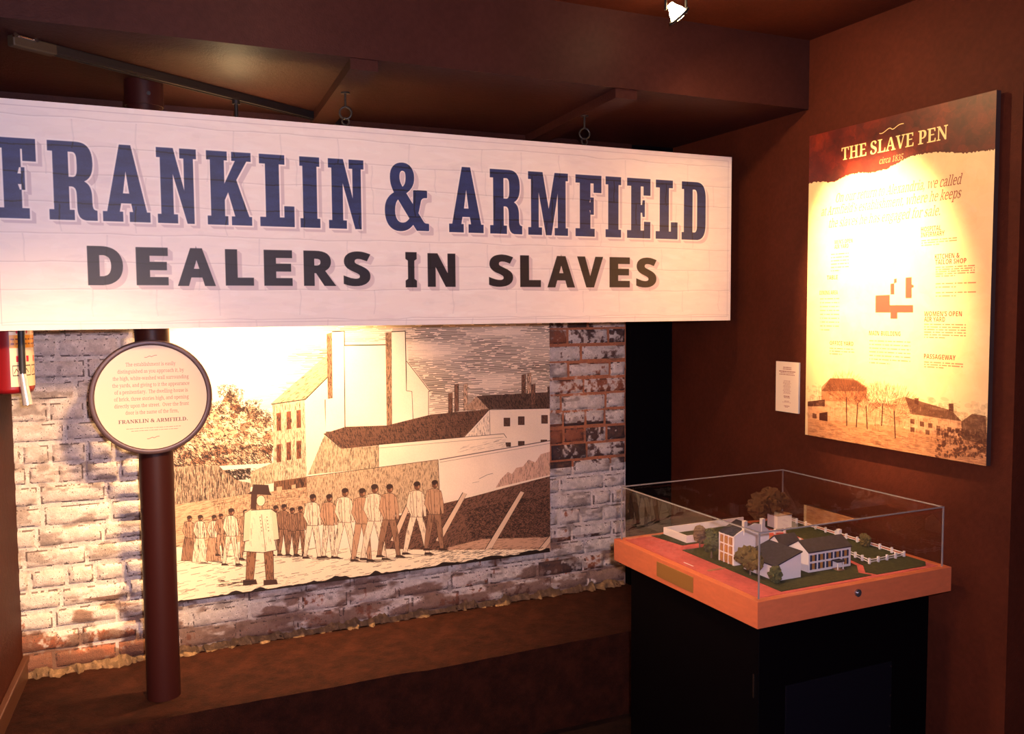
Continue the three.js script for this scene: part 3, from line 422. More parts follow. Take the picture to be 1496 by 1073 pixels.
// ---------------------------------------------------------------- pole and round plaque
{
  const p = thing('support_pole', 'dark brown round steel column standing behind the hanging sign', 'column', [0.145, LEDGE_Y - 0.02, -2.985]);
  const h = SOFFIT_Y - LEDGE_Y + 0.02;
  obj('shaft', cyl(0.051, 0.051, h - 0.002, 40).translate(0, h / 2, 0), M.polePaint, p);
  obj('top_collar', [cyl(0.0565, 0.0565, 0.075, 40).translate(0, h - 0.038, 0)], M.polePaint, p);
  obj('bolt', cyl(0.006, 0.006, 0.010, 8).rotateX(DEEP).translate(0.01, h - 0.045, 0.054), M.darkMetal, p);
  // plaque
  const R = 0.172, t = thing('round_plaque', 'round cream plaque with a dark rim and a quotation fixed to the column', 'plaque', [0.135, 1.278, -2.914], 0);
  const S = 1024, c = canvas(S, S), g = c.getContext('2d'); g.fillStyle = 'rgb(214,198,174)'; g.fillRect(0, 0, S, S);
  g.textAlign = 'center'; g.fillStyle = 'rgb(118,60,62)'; g.font = '45px serif';
  const lines = ['The establishment is easily', 'distinguished as you approach it, by', 'the high, white-washed wall surrounding', 'the yards, and giving to it the appearance', 'of a penitentiary.  The dwelling-house is', 'of brick, three stories high, and opening', 'directly upon the street.  Over the front', 'door is the name of the firm,'];
  const widths = [420, 560, 640, 650, 620, 630, 630, 450];
  lines.forEach((s, i) => { const w = g.measureText(s).width; g.save(); g.translate(S / 2, 226 + i * 62); g.scale(widths[i] / w, 1); g.fillText(s, 0, 0); g.restore(); });
  g.fillStyle = 'rgb(84,42,50)'; g.font = 'bold 50px serif'; { const s = 'FRANKLIN & ARMFIELD.', w = g.measureText(s).width; g.save(); g.translate(S / 2 + 8, 740); g.scale(590 / w, 0.9); g.fillText(s, 0, 0); g.restore(); }
  g.strokeStyle = 'rgba(150,92,92,0.8)'; g.lineWidth = 5; for (const y of [790, 812]) { g.setLineDash([22, 5, 34, 6, 12, 4]); g.beginPath(); g.moveTo(y < 800 ? 290 : 330, y); g.lineTo(y < 800 ? 750 : 730, y - 2); g.stroke(); } g.setLineDash([]);
  for (const y of [140, 880]) { g.strokeStyle = 'rgb(130,84,84)'; g.lineWidth = 5; g.beginPath(); g.moveTo(460, y + 8); g.bezierCurveTo(490, y + 14, 500, y - 12, 512, y); g.bezierCurveTo(524, y + 12, 534, y - 14, 566, y - 8); g.stroke(); }
  const disc = new THREE.CylinderGeometry(R - 0.006, R - 0.006, 0.010, 72); disc.rotateX(DEEP);
  { const p2 = disc.attributes.position, uv = disc.attributes.uv; for (let i = 0; i < p2.count; i++) uv.setXY(i, 0.5 + p2.getX(i) / (2 * R), 0.5 + p2.getY(i) / (2 * R)); }
  obj('printed_disc', disc, mat(0xffffff, { map: canvasTex(c), roughness: 0.4 }), t);
  const rim = new THREE.LatheGeometry([[R - 0.013, -0.012], [R - 0.013, 0.008], [R - 0.010, 0.011], [R, 0.011], [R + 0.003, 0.007], [R + 0.003, -0.012], [R - 0.013, -0.012]].map(([a, b]) => new THREE.Vector2(a, b)), 80); rim.rotateX(DEEP);
  obj('rim', rim, mat(lin(0.085, 0.05, 0.055), { roughness: 0.4, metalness: 0.2 }), t).userData.label = 'dark metal rim';
  obj('back_plate', cyl(R - 0.012, R - 0.012, 0.004, 48).rotateX(DEEP).translate(0, 0, -0.009), M.darkMetal, t);
}

// ---------------------------------------------------------------- lighting track and lamps
{
  const a = new THREE.Vector3(-0.172, SOFFIT_Y, -2.615), b = new THREE.Vector3(0.815, SOFFIT_Y, -3.272), len = a.distanceTo(b), t = thing('lighting_track', 'slim dark lighting track running diagonally under the soffit', 'track', [a.x, SOFFIT_Y, a.z], Math.atan2(-(b.z - a.z), b.x - a.x));
  obj('rail', [new RoundedBoxGeometry(len, 0.022, 0.026, 2, 0.002).translate(len / 2, -0.0112, 0), box(0.0, len, -0.025, -0.022, -0.013, -0.009), box(0.0, len, -0.025, -0.022, 0.009, 0.013)], M.rail, t);
  obj('feed_box', new RoundedBoxGeometry(0.115, 0.028, 0.030, 2, 0.004).translate(0.045, -0.0145, 0), mat(lin(0.05, 0.034, 0.02), { roughness: 0.5 }), t);
  obj('end_clip', [rod([-0.012, -0.006, 0.022], [0.040, -0.006, 0.022], 0.0035), cyl(0.006, 0.006, 0.008, 10).rotateX(DEEP).translate(-0.012, -0.006, 0.023), cyl(0.006, 0.006, 0.008, 10).rotateX(DEEP).translate(0.040, -0.006, 0.023)], M.steel, t);
}
// a halogen reflector lamp in a gimbal ring: glowing glass bulb with the light inside it
function lamp(label, pos, target, hang, power, angle, penumbra, glow, spill = 0, size = 1) {
  const t = thing('track_spotlight', label, 'lamp', pos, 0), P = new THREE.Vector3(...pos), D = new THREE.Vector3(...target).sub(P).normalize(), q = new THREE.Quaternion().setFromUnitVectors(new THREE.Vector3(0, -1, 0), D);
  obj('stem', [rod([0, 0.045, 0], [0, hang, 0], 0.006), rod([-0.036, 0.045, 0], [0.036, 0.045, 0], 0.004), rod([-0.036, 0.045, 0], [-0.036, 0, 0], 0.004), rod([0.036, 0.045, 0], [0.036, 0, 0], 0.004)], M.darkMetal, t);
  obj('canopy', cyl(0.013, 0.013, 0.012, 20).translate(0, hang - 0.0065, 0), M.darkMetal, t);
  const ring = new THREE.TorusGeometry(0.032, 0.004, 10, 36).rotateX(DEEP).translate(0, -0.016, 0); ring.applyQuaternion(q);
  obj('gimbal_ring', ring, M.darkMetal, t);
  const bulb = new THREE.LatheGeometry([[0.0, 0.030], [0.009, 0.028], [0.013, 0.016], [0.021, 0.002], [0.026, -0.014], [0.025, -0.020], [0.014, -0.023], [0, -0.024]].map(([r, y]) => new THREE.Vector2(r, y)).reverse(), 28); bulb.applyQuaternion(q);
  obj('bulb', bulb, new THREE.MeshStandardMaterial({ color: lin(0.9, 0.85, 0.7), emissive: lin(1, 0.72, 0.36), emissiveIntensity: glow, roughness: 0.3 }), t).userData.label = 'glowing glass reflector bulb';
  const s = new THREE.SpotLight(WARM, power, 0, angle, penumbra, 2); s.name = 'lamp_light'; s.castShadow = true; s.shadow.radius = size; s.shadow.mapSize.set(1024, 1024);
  s.position.copy(D.clone().multiplyScalar(0.028)); t.add(s); s.target.name = 'lamp_aim'; s.target.position.copy(D.clone().multiplyScalar(0.5)); t.add(s.target);
  if (spill) { const b = new THREE.SpotLight(WARM, spill, 0, 1.2, 1, 2); b.name = 'bulb_glow'; b.castShadow = true; b.shadow.radius = 1; b.position.copy(s.position); b.target = s.target; t.add(b); }   // wide halo around the beam of the bare bulb
  return t;
}
lamp('bare glowing halogen lamp hanging from the ceiling in front of the beam', [1.560, 2.405, -2.215], [2.28, 1.68, -2.14], CEIL_Y - 2.405, 56, 0.375, 1, 40, 2.2);
lamp('halogen lamp hanging from the ceiling aimed at the foot of the brick wall', [0.60, 2.41, -0.20], [-0.40, 0.60, WALL_Z], CEIL_Y - 2.41, 72, 0.27, 1, 40, 0, 6);
lamp('halogen lamp on the diagonal track behind the sign aimed at the mural', [0.42, 2.065, -3.010], [0.55, 1.36, -3.275], SOFFIT_Y - 2.065 - 0.0255, 36, 0.70, 1, 40);
lamp('halogen lamp hanging from the ceiling aimed at the model case', [0.46, 2.41, -2.02], [1.82, 0.80, -2.12], CEIL_Y - 2.41, 10, 0.27, 1, 40);
lamp('halogen lamp hanging from the ceiling aimed at the panel on the left wall', [0.25, 2.41, -1.25], [-0.44, 1.55, -1.30], CEIL_Y - 2.41, 70, 0.66, 1, 40);

// ---------------------------------------------------------------- information panels on the side walls
function inkText(g, s, x, y, w, font, align = 'left', sx = null) { g.save(); g.font = font; g.textAlign = align; const k = w / g.measureText(s).width; g.translate(x, y); g.scale(k, sx ?? 1); g.fillText(s, 0, 0); g.restore(); }
{
  const X = 2.278, Z0 = -2.430, Z1 = -1.712, Y0 = 1.083, Y1 = 2.137, K = 1500, W = Math.round((Z1 - Z0) * K), H = Math.round((Y1 - Y0) * K), c = canvas(W, H), g = c.getContext('2d');
  const m = (px, py) => { const p = onPlane('x', X, px, py); return [(p.z - Z0) * K, (Y1 - p.y) * K]; };
  g.fillStyle = 'rgb(232,202,148)'; g.fillRect(0, 0, W, H);
  for (let i = 0; i < 900; i++) { g.fillStyle = rnd() < 0.5 ? `rgba(205,160,110,${rr(0.02, 0.06)})` : `rgba(255,238,205,${rr(0.02, 0.06)})`; g.beginPath(); g.ellipse(rr(0, W), rr(0, H), rr(10, 90), rr(8, 60), rr(0, 3), 0, 7); g.fill(); }
  // title band with a torn lower edge
  const torn = [[1180, 268], [1193, 265], [1218, 266], [1232, 258], [1238, 255], [1256, 251], [1275, 252], [1295, 246], [1318, 234], [1332, 227], [1352, 223], [1380, 221], [1410, 223], [1440, 219], [1455, 217]].map(([x, y]) => m(x, y));
  const edgePts = []; for (let i = 0; i + 1 < torn.length; i++) for (let k = 0; k < 12; k++) { const t = k / 12; edgePts.push([torn[i][0] + (torn[i + 1][0] - torn[i][0]) * t, torn[i][1] + (torn[i + 1][1] - torn[i][1]) * t + rr(-4, 4)]); } edgePts.push([W, torn[torn.length - 1][1]]);
  const band = () => { g.beginPath(); g.moveTo(0, 0); g.lineTo(0, edgePts[0][1]); for (const [x, y] of edgePts) g.lineTo(x, y); g.lineTo(W, 0); g.closePath(); };
  band(); g.fillStyle = 'rgb(86,22,16)'; g.fill(); g.save(); band(); g.clip();
  for (let i = 0; i < 700; i++) { const k = rnd(); g.fillStyle = k < 0.35 ? `rgba(168,56,24,${rr(0.03, 0.14)})` : k < 0.8 ? `rgba(36,8,8,${rr(0.05, 0.2)})` : `rgba(200,90,40,${rr(0.05, 0.18)})`; const s = k < 0.8 ? rr(6, 70) : rr(1, 5); g.beginPath(); g.ellipse(rr(0, W), rr(0, H * 0.27), s, s * rr(0.3, 1), rr(0, 3), 0, 7); g.fill(); }
  for (let i = 0; i < 130; i++) { g.strokeStyle = `rgba(190,80,40,${rr(0.08, 0.3)})`; g.lineWidth = rr(0.6, 2); const x = rr(0, W), y = rr(0, H * 0.25); g.beginPath(); g.moveTo(x, y); g.lineTo(x + rr(-30, 30), y + rr(-30, 30)); g.stroke(); }
  g.restore(); g.strokeStyle = 'rgba(60,18,12,0.8)'; g.lineWidth = 5; g.beginPath(); edgePts.forEach(([x, y], i) => (i ? g.lineTo(x, y) : g.moveTo(x, y))); g.stroke();
  g.fillStyle = 'rgb(240,222,150)';
  { const a = m(1229, 234), b = m(1385, 195); const h = 70; inkText(g, 'THE SLAVE PEN', a[0], a[1] + 2, b[0] - a[0], 'bold 88px serif'); g.strokeStyle = 'rgb(240,222,150)'; g.lineWidth = 4; const q = m(1302, 188); g.beginPath(); g.moveTo(q[0] - 70, q[1] + 10); g.bezierCurveTo(q[0] - 40, q[1] + 22, q[0] - 18, q[1] - 16, q[0], q[1]); g.bezierCurveTo(q[0] + 18, q[1] + 16, q[0] + 30, q[1] - 18, q[0] + 72, q[1] - 10); g.stroke(); }
  { const a = m(1284, 240), b = m(1319, 232); g.save(); g.transform(1, 0, -0.22, 1, 0, 0); g.fillStyle = 'rgb(214,150,100)'; inkText(g, 'circa 1835', a[0] + 0.22 * a[1], a[1], b[0] - a[0], '40px serif'); g.restore(); }
  // quotation in italics
  g.fillStyle = 'rgb(126,52,40)';
  const ital = (s, x0, y0, x1, y1, size) => { const a = m(x0, y0), b = m(x1, y1); g.save(); g.transform(1, 0, -0.24, 1, 0.24 * a[1], 0); inkText(g, s, a[0], a[1], b[0] - a[0], size + 'px serif'); g.restore(); };
  ital('On our return to Alexandria, we called', 1220, 296, 1404, 268, 62); ital('at Armfield’s establishment, where he keeps', 1199, 316, 1403, 291, 62); ital('the slaves he has engaged for sale.', 1210, 333, 1374, 312, 62);
  // labels of the plan with their small print
  const head = (s, x0, y0, x1, y1, size = 31) => { const a = m(x0, y0), b = m(x1, y1); g.fillStyle = 'rgb(140,44,34)'; inkText(g, s, a[0], a[1], b[0] - a[0], 'bold ' + size + 'px sans-serif'); };
  const small = (x0, x1, y0, y1, n) => { g.strokeStyle = 'rgba(150,80,56,0.75)'; for (let i = 0; i < n; i++) { const y = y0 + ((y1 - y0) * i) / Math.max(1, n - 1), a = m(x0, y), b = m(i === n - 1 ? (x0 + x1) / 2 : x1, y); g.lineWidth = 5; g.setLineDash([26, 6, 14, 5, 40, 7, 9, 5]); g.lineDashOffset = i * 17; g.beginPath(); g.moveTo(a[0], a[1]); g.lineTo(b[0], a[1]); g.stroke(); } g.setLineDash([]); };
  head('HOSPITAL', 1345, 339, 1375, 335); head('INFIRMARY', 1345, 347, 1380, 342); small(1346, 1398, 352, 359, 3);
  head('KITCHEN &', 1365, 379, 1402, 376); head('TAILOR SHOP', 1366, 387, 1412, 383); small(1367, 1424, 391, 404, 5); small(1367, 1426, 415, 420, 2); small(1367, 1426, 428, 433, 2);
  head('WOMEN’S OPEN', 1350, 462, 1406, 460); head('AIR YARD', 1350, 470, 1381, 468); small(1350, 1411, 474, 493, 6);
  head('PASSAGEWAY', 1349, 524, 1396, 524); small(1350, 1408, 529, 536, 3);
  head('MEN’S OPEN', 1219, 357, 1246, 354, 28); head('AIR YARD', 1219, 364, 1240, 362, 28); small(1214, 1240, 372, 396, 6); head('TABLE', 1208, 409, 1224, 408, 30); head('DINING AREA', 1197, 431, 1224, 430, 28); small(1198, 1226, 437, 482, 9); head('OFFICE YARD', 1212, 504, 1247, 504, 28); small(1212, 1248, 509, 517, 3); head('MAIN BUILDING', 1269, 490, 1316, 491, 30); small(1270, 1330, 498, 530, 7);
  // the plan itself in red blocks
  g.fillStyle = 'rgb(186,62,52)'; const block = (pts) => { g.beginPath(); pts.forEach(([x, y], i) => { const q = m(x, y); i ? g.lineTo(q[0], q[1]) : g.moveTo(q[0], q[1]); }); g.fill(); };
  block([[1279, 432], [1300, 431], [1300, 457], [1279, 457]]); block([[1300, 446], [1334, 446], [1334, 457], [1300, 457]]); block([[1301, 456], [1311, 456], [1311, 466], [1301, 466]]); block([[1301, 415], [1306.5, 414], [1306.5, 430.5], [1301, 430.5]]); block([[1306, 408], [1310, 407], [1310, 413], [1306, 414.5]]); block([[1323, 406], [1332, 405], [1332, 416], [1335, 417], [1335, 420], [1332, 421], [1332, 436], [1323, 436]]);
  // soft sepia view of low houses, bare trees and a street along the foot
  const sep = (a) => `rgba(66,26,14,${Math.min(1, a * 1.25)})`, fillp = (pts, s) => { g.fillStyle = s; block(pts); };
  fillp([[1180, 610], [1230, 612], [1300, 622], [1360, 632], [1444, 648], [1444, 684], [1180, 636]], 'rgb(196,138,92)');
  fillp([[1200, 566], [1213, 553], [1252, 556], [1266, 566], [1266, 588], [1200, 588]], 'rgb(176,116,76)'); fillp([[1180, 590], [1200, 586], [1266, 588], [1300, 590], [1300, 622], [1180, 612]], 'rgb(206,152,108)'); fillp([[1180, 587], [1205, 584], [1205, 594], [1180, 594]], sep(0.7));
  fillp([[1213, 553], [1246, 553], [1266, 568], [1262, 572], [1200, 572]], sep(0.42)); fillp([[1300, 586], [1322, 580], [1390, 600], [1405, 616], [1322, 604]], sep(0.62)); fillp([[1300, 586], [1322, 580], [1330, 604], [1320, 626], [1300, 622]], 'rgb(204,150,104)'); fillp([[1322, 604], [1405, 616], [1405, 640], [1322, 628]], 'rgb(212,158,112)'); fillp([[1386, 590], [1393, 590], [1393, 602], [1386, 600]], sep(0.75)); fillp([[1336, 582], [1342, 582], [1342, 592], [1336, 590]], sep(0.6)); fillp([[1405, 616], [1420, 605], [1440, 608], [1442, 650], [1405, 642]], sep(0.6));
  fillp([[1197, 604], [1209, 602], [1209, 616], [1197, 614]], sep(0.85)); for (const [x, y] of [[1187, 604], [1330, 612], [1344, 616], [1356, 618], [1368, 622], [1384, 624], [1396, 626], [1330, 624], [1352, 628], [1380, 632]]) fillp([[x, y], [x + 6, y + 1], [x + 6, y + 8], [x, y + 7]], sep(0.6));
  g.lineCap = 'round';
  const tree = (x, base, top, spread, n) => { const a = m(x, base), b = m(x + rr(-2, 2), (base + top) / 2), c2 = m(x, top + (base - top) * 0.35), rx = spread * 5.2, ry = (base - top) * 2.3 * 0.42; g.strokeStyle = sep(0.8); g.lineWidth = 6; g.beginPath(); g.moveTo(...a); g.lineTo(...b); g.stroke(); for (let i = 0; i < n * 5; i++) { const t = rr(0, 6.283), r = Math.sqrt(rnd()), qx = c2[0] + Math.cos(t) * r * rx, qy = c2[1] + Math.sin(t) * r * ry, dx = qx - b[0], dy = qy - b[1] - 40, l = Math.hypot(dx, dy) || 1, k = rr(8, 26); g.strokeStyle = sep(rr(0.10, 0.34)); g.lineWidth = rr(0.8, 2.4); g.beginPath(); g.moveTo(qx, qy); g.quadraticCurveTo(qx + dx / l * k * 0.5 + rr(-5, 5), qy + dy / l * k * 0.5 + rr(-5, 5), qx + dx / l * k, qy + dy / l * k); g.stroke(); } };
  tree(1237, 622, 540, 24, 150); tree(1251, 624, 556, 15, 70); tree(1267, 627, 562, 16, 70); tree(1288, 622, 558, 20, 110); tree(1308, 640, 562, 24, 130);
  for (let i = 0; i < 1500; i++) { const q = m(rr(1180, 1444), rr(560, 690)), y = q[1]; if (y < H * 0.83) continue; g.fillStyle = rnd() < 0.6 ? sep(rr(0.03, 0.12)) : `rgba(246,214,170,${rr(0.03, 0.12)})`; g.beginPath(); g.ellipse(q[0], y, rr(3, 26), rr(2, 12), rr(-0.3, 0.3), 0, 7); g.fill(); }
  for (let i = 0; i < 900; i++) { const x = rr(1180, 1444), y = 612 + (x - 1180) * 0.14 + rr(0, 34), q = m(x, y); g.strokeStyle = sep(rr(0.05, 0.25)); g.lineWidth = rr(1, 3); g.beginPath(); g.moveTo(q[0], q[1]); g.lineTo(q[0] + rr(6, 46), q[1] + rr(-2, 2)); g.stroke(); }
  for (const [x0, x1, y0, y1, n] of [[1182, 1266, 560, 612, 420], [1266, 1322, 582, 624, 360], [1322, 1405, 590, 640, 420], [1400, 1442, 606, 650, 260]]) for (let i = 0; i < n; i++) { const px = rr(x0, x1), q = m(px, rr(y0, y1)), v = rnd() < 0.55; g.strokeStyle = rnd() < 0.65 ? sep(rr(0.08, 0.32)) : `rgba(244,208,160,${rr(0.08, 0.3)})`; g.lineWidth = rr(1, 3.2); g.beginPath(); g.moveTo(q[0], q[1]); g.lineTo(q[0] + (v ? rr(-2, 2) : rr(5, 22)), q[1] + (v ? rr(5, 22) : rr(-3, 4))); g.stroke(); }   // pen work over the houses
  for (let i = 0; i < 260; i++) { const q = m(rr(1366, 1444), rr(628, 668)); g.fillStyle = sep(rr(0.2, 0.6)); g.beginPath(); g.ellipse(q[0], q[1], rr(3, 12), rr(2, 9), rr(0, 3), 0, 7); g.fill(); }
  const print = mat(0xffffff, { map: canvasTex(c), roughness: 0.45 });
  const t = thing('information_panel', 'tall panel titled THE SLAVE PEN with a red site plan on the brown wall', 'panel', [X + 0.009, (Y0 + Y1) / 2, (Z0 + Z1) / 2], -DEEP);
  obj('printed_board', new THREE.BoxGeometry(Z1 - Z0, Y1 - Y0, 0.018), [M.boardDark, M.board, M.boardDark, M.boardDark, print, M.boardDark], t);
  for (const s of [-1, 1]) obj('wall_cleat', box(s * 0.25 - 0.03, s * 0.25 + 0.03, -0.40, 0.40, -0.0215, -0.0085), M.boardDark, t);
}
{
  // small caption label beside the big panel
  const c = canvas(256, 400), g = c.getContext('2d'); g.fillStyle = 'rgb(246,226,198)'; g.fillRect(0, 0, 256, 400);
  g.fillStyle = 'rgba(150,70,60,0.85)'; const row = (y, w, h, a) => { g.fillStyle = `rgba(150,80,66,${a})`; let x = 128 - w / 2; while (x < 128 + w / 2 - 4) { const k = rr(6, 20); g.fillRect(x, y, Math.min(k, 128 + w / 2 - x), h); x += k + 4; } };
  row(40, 90, 9, 0.7); row(54, 96, 8, 0.7); row(72, 180, 9, 0.8); row(86, 150, 6, 0.6); row(98, 178, 7, 0.7); for (let i = 0; i < 11; i++) row(148 + i * 10, 70 + 10 * ((i * 7) % 3), 5, 0.5); row(270, 70, 8, 0.85); row(282, 64, 6, 0.7); row(310, 50, 6, 0.7); row(320, 100, 5, 0.4); row(348, 60, 7, 0.8); row(358, 40, 5, 0.6);
  const t = thing('caption_label', 'small cream caption label on the brown wall beside the site plan panel', 'label', [RIGHT_X - 0.004, 1.243, -2.553], -DEEP), e = M.board;
  obj('printed_card', new THREE.BoxGeometry(0.120, 0.187, 0.007), [e, e, e, e, mat(0xffffff, { map: canvasTex(c), roughness: 0.5 }), e], t);
}
{
  // a pale printed panel on the left wall beside the viewer; its lit face shows as the warm sheen at the left end of the sign
  const z = -1.30, a = -Math.atan2(0.083, 1), t = thing('information_panel', 'pale printed panel on the left wall beside the viewer, lit by a lamp', 'panel', [leftX(z) + 0.022, 1.56, z], DEEP + a);
  obj('printed_board', new THREE.BoxGeometry(0.72, 1.05, 0.018), mat(lin(0.74, 0.66, 0.52), { roughness: 0.5 }), t);
  for (const s of [-1, 1]) obj('wall_cleat', box(s * 0.25 - 0.03, s * 0.25 + 0.03, -0.40, 0.40, -0.021, -0.0085), M.boardDark, t);
}

// ---------------------------------------------------------------- fire extinguisher on the left wall
{
  const z = -2.935, r = 0.057, t = thing('fire_extinguisher', 'red fire extinguisher with a white and orange label hanging on the left wall', 'fire extinguisher', [leftX(z) + r + 0.012, 1.305, z], 0.35);
  const prof = [[0, 0.006], [0.036, 0.0], [0.052, 0.004], [r, 0.016], [r, 0.325], [0.053, 0.352], [0.040, 0.372], [0.022, 0.384], [0.017, 0.39], [0, 0.39]].map(([a, b]) => new THREE.Vector2(a, b));
  obj('cylinder', new THREE.LatheGeometry(prof, 40), mat(lin(0.24, 0.008, 0.012), { roughness: 0.35 }), t);
  const c = canvas(512, 512), g = c.getContext('2d'); g.fillStyle = 'rgb(236,214,176)'; g.fillRect(0, 0, 512, 512);
  g.fillStyle = 'rgb(244,158,40)'; g.fillRect(0, 120, 512, 60); g.fillRect(0, 216, 512, 74); g.fillStyle = 'rgb(150,70,30)'; for (const y of [236, 262]) for (let x = 14; x < 500; x += 46) g.fillRect(x, y, 34, 9);
  g.fillStyle = 'rgb(214,30,60)'; for (const x of [60, 170, 280, 390]) { g.fillRect(x, 336, 32, 34); g.beginPath(); g.arc(x + 16, 200, 9, 0, 7); g.fill(); }
  g.strokeStyle = 'rgb(70,54,40)'; g.lineWidth = 6; for (const x of [24, 134, 244, 354]) { g.strokeRect(x, 392, 88, 56); g.beginPath(); g.moveTo(x + 12, 436); g.lineTo(x + 34, 410); g.lineTo(x + 60, 432); g.stroke(); } g.fillStyle = 'rgb(120,90,60)'; for (let y = 24; y < 110; y += 18) g.fillRect(24, y, 464 - (y % 5) * 30, 7);
  const lab = new THREE.CylinderGeometry(r + 0.0006, r + 0.0006, 0.255, 40, 1, true, -0.35, 2.3); lab.translate(0, 0.150, 0);
  obj('label', lab, mat(0xffffff, { map: canvasTex(c), roughness: 0.4, side: THREE.DoubleSide }), t).userData.label = 'white label with orange bands and pictograms';
  obj('valve', [cyl(0.016, 0.016, 0.03, 16).translate(0, 0.405, 0), box(-0.012, 0.012, 0.415, 0.44, -0.02, 0.03, 0.003)], M.steel, t);
  obj('handle', [box(-0.010, 0.010, 0.44, 0.447, -0.01, 0.105, 0.003), box(-0.010, 0.010, 0.418, 0.424, 0.0, 0.095, 0.003)], M.darkMetal, t);
  obj('gauge', cyl(0.016, 0.016, 0.012, 20).rotateZ(DEEP).translate(0.018, 0.408, 0), M.steel, t);
  const hose = new THREE.CatmullRomCurve3([[0, 0.41, 0.03], [0.004, 0.40, 0.075], [0.006, 0.33, 0.088], [0.006, 0.22, 0.078], [0.006, 0.10, 0.074], [0.006, 0.06, 0.074]].map((p) => new THREE.Vector3(...p)));
  obj('hose', new THREE.TubeGeometry(hose, 40, 0.0095, 10), mat(lin(0.02, 0.02, 0.022), { roughness: 0.5 }), t);
  obj('nozzle', [cyl(0.013, 0.0095, 0.098, 16).rotateX(-0.06).rotateZ(0.10).translate(0.010, 0.020, 0.075)], mat(lin(0.8, 0.8, 0.85), { roughness: 0.25, metalness: 0.6 }), t).userData.label = 'bright metal nozzle';
  obj('bracket', [box(-0.02, 0.02, 0.12, 0.33, -r - 0.014, -r + 0.002), new THREE.TorusGeometry(r + 0.002, 0.003, 6, 40).rotateX(DEEP).translate(0, 0.30, 0)], M.darkMetal, t);
}

// ---------------------------------------------------------------- display case
const CX0 = 1.512, CX1 = 2.224, CZ0 = -2.479, CZ1 = -1.773, CY = 0.78, CB = 0.711;
{
  const t = thing('display_plinth', 'black plinth under the wooden base of the model case', 'plinth', [(CX0 + CX1) / 2, 0, (CZ0 + CZ1) / 2]), a = (CX1 - CX0) / 2 - 0.04, b = (CZ1 - CZ0) / 2 - 0.04;
  obj('body', box(-a, a, 0, CB - 0.001, -b, b, 0.003), matte(lin(0.0012, 0.0006, 0.0014), { specularIntensity: 0.08 }), t);
  const px0 = 1.643 - (CX0 + CX1) / 2, px1 = 2.035 - (CX0 + CX1) / 2;
  obj('access_panel', box(px0, px1, 0.06, 0.520, b - 0.001, b + 0.004, 0.0015), matte(lin(0.0035, 0.003, 0.0065), { specularIntensity: 0.1 }), t).userData.label = 'black access panel';
  for (const y of [0.507, 0.42, 0.33, 0.24, 0.15]) obj('screw', cyl(0.0026, 0.0026, 0.003, 10).rotateX(DEEP).translate(px1 - 0.006, y, b + 0.005), M.steel, t);
  obj('latch_plate', box(-a - 0.003, -a + 0.001, 0.498, 0.563, b - 0.020, b - 0.015), M.steel, t).userData.label = 'narrow steel latch plate';
}
{
  const t = thing('display_case_base', 'orange wooden base of the model case with a brass plate and a lock', 'case base', [(CX0 + CX1) / 2, CB, (CZ0 + CZ1) / 2]), a = (CX1 - CX0) / 2, b = (CZ1 - CZ0) / 2, h = CY - CB, w = 0.024;
  const sideGeo = (l) => { const g = new THREE.ExtrudeGeometry(new THREE.Shape([[-l, 0], [l, 0], [l - w, -w], [-l + w, -w]].map((p) => new THREE.Vector2(...p))), { depth: h, bevelEnabled: true, bevelSize: 0.0012, bevelThickness: 0.0012, bevelOffset: -0.0012, bevelSegments: 2 }); g.rotateX(-DEEP); return metreUV(g); };   // mitred board: outer face at z = 0
  for (const [rot, l, x, z] of [[Math.PI, a, 0, b], [0, a, 0, -b], [-DEEP, b, a, 0], [DEEP, b, -a, 0]]) { const s = obj('frame_board', sideGeo(l), M.wood, t); s.rotation.y = rot; s.position.set(x, 0, z); if (rot === Math.PI) s.position.z = b; }
  obj('bottom_board', box(-a + w - 0.002, a - w + 0.002, 0.002, 0.014, -b + w - 0.002, b - w + 0.002), M.wood, t);
  const zc = -2.138 - (CZ0 + CZ1) / 2;
  obj('name_plate', box(-a - 0.0025, -a + 0.0005, 0.014, 0.060, zc - 0.091, zc + 0.091, 0.001), M.brass, t).userData.label = 'engraved brass plate';
  obj('lock', [cyl(0.0105, 0.0105, 0.006, 24).rotateX(DEEP).translate(1.857 - (CX0 + CX1) / 2, 0.058 - 0.012, b + 0.002), cyl(0.006, 0.006, 0.004, 20).rotateX(DEEP).translate(1.857 - (CX0 + CX1) / 2, 0.046, b + 0.006)], mat(lin(0.35, 0.36, 0.40), { roughness: 0.25, metalness: 0.9 }), t).userData.label = 'round chrome lock';
}
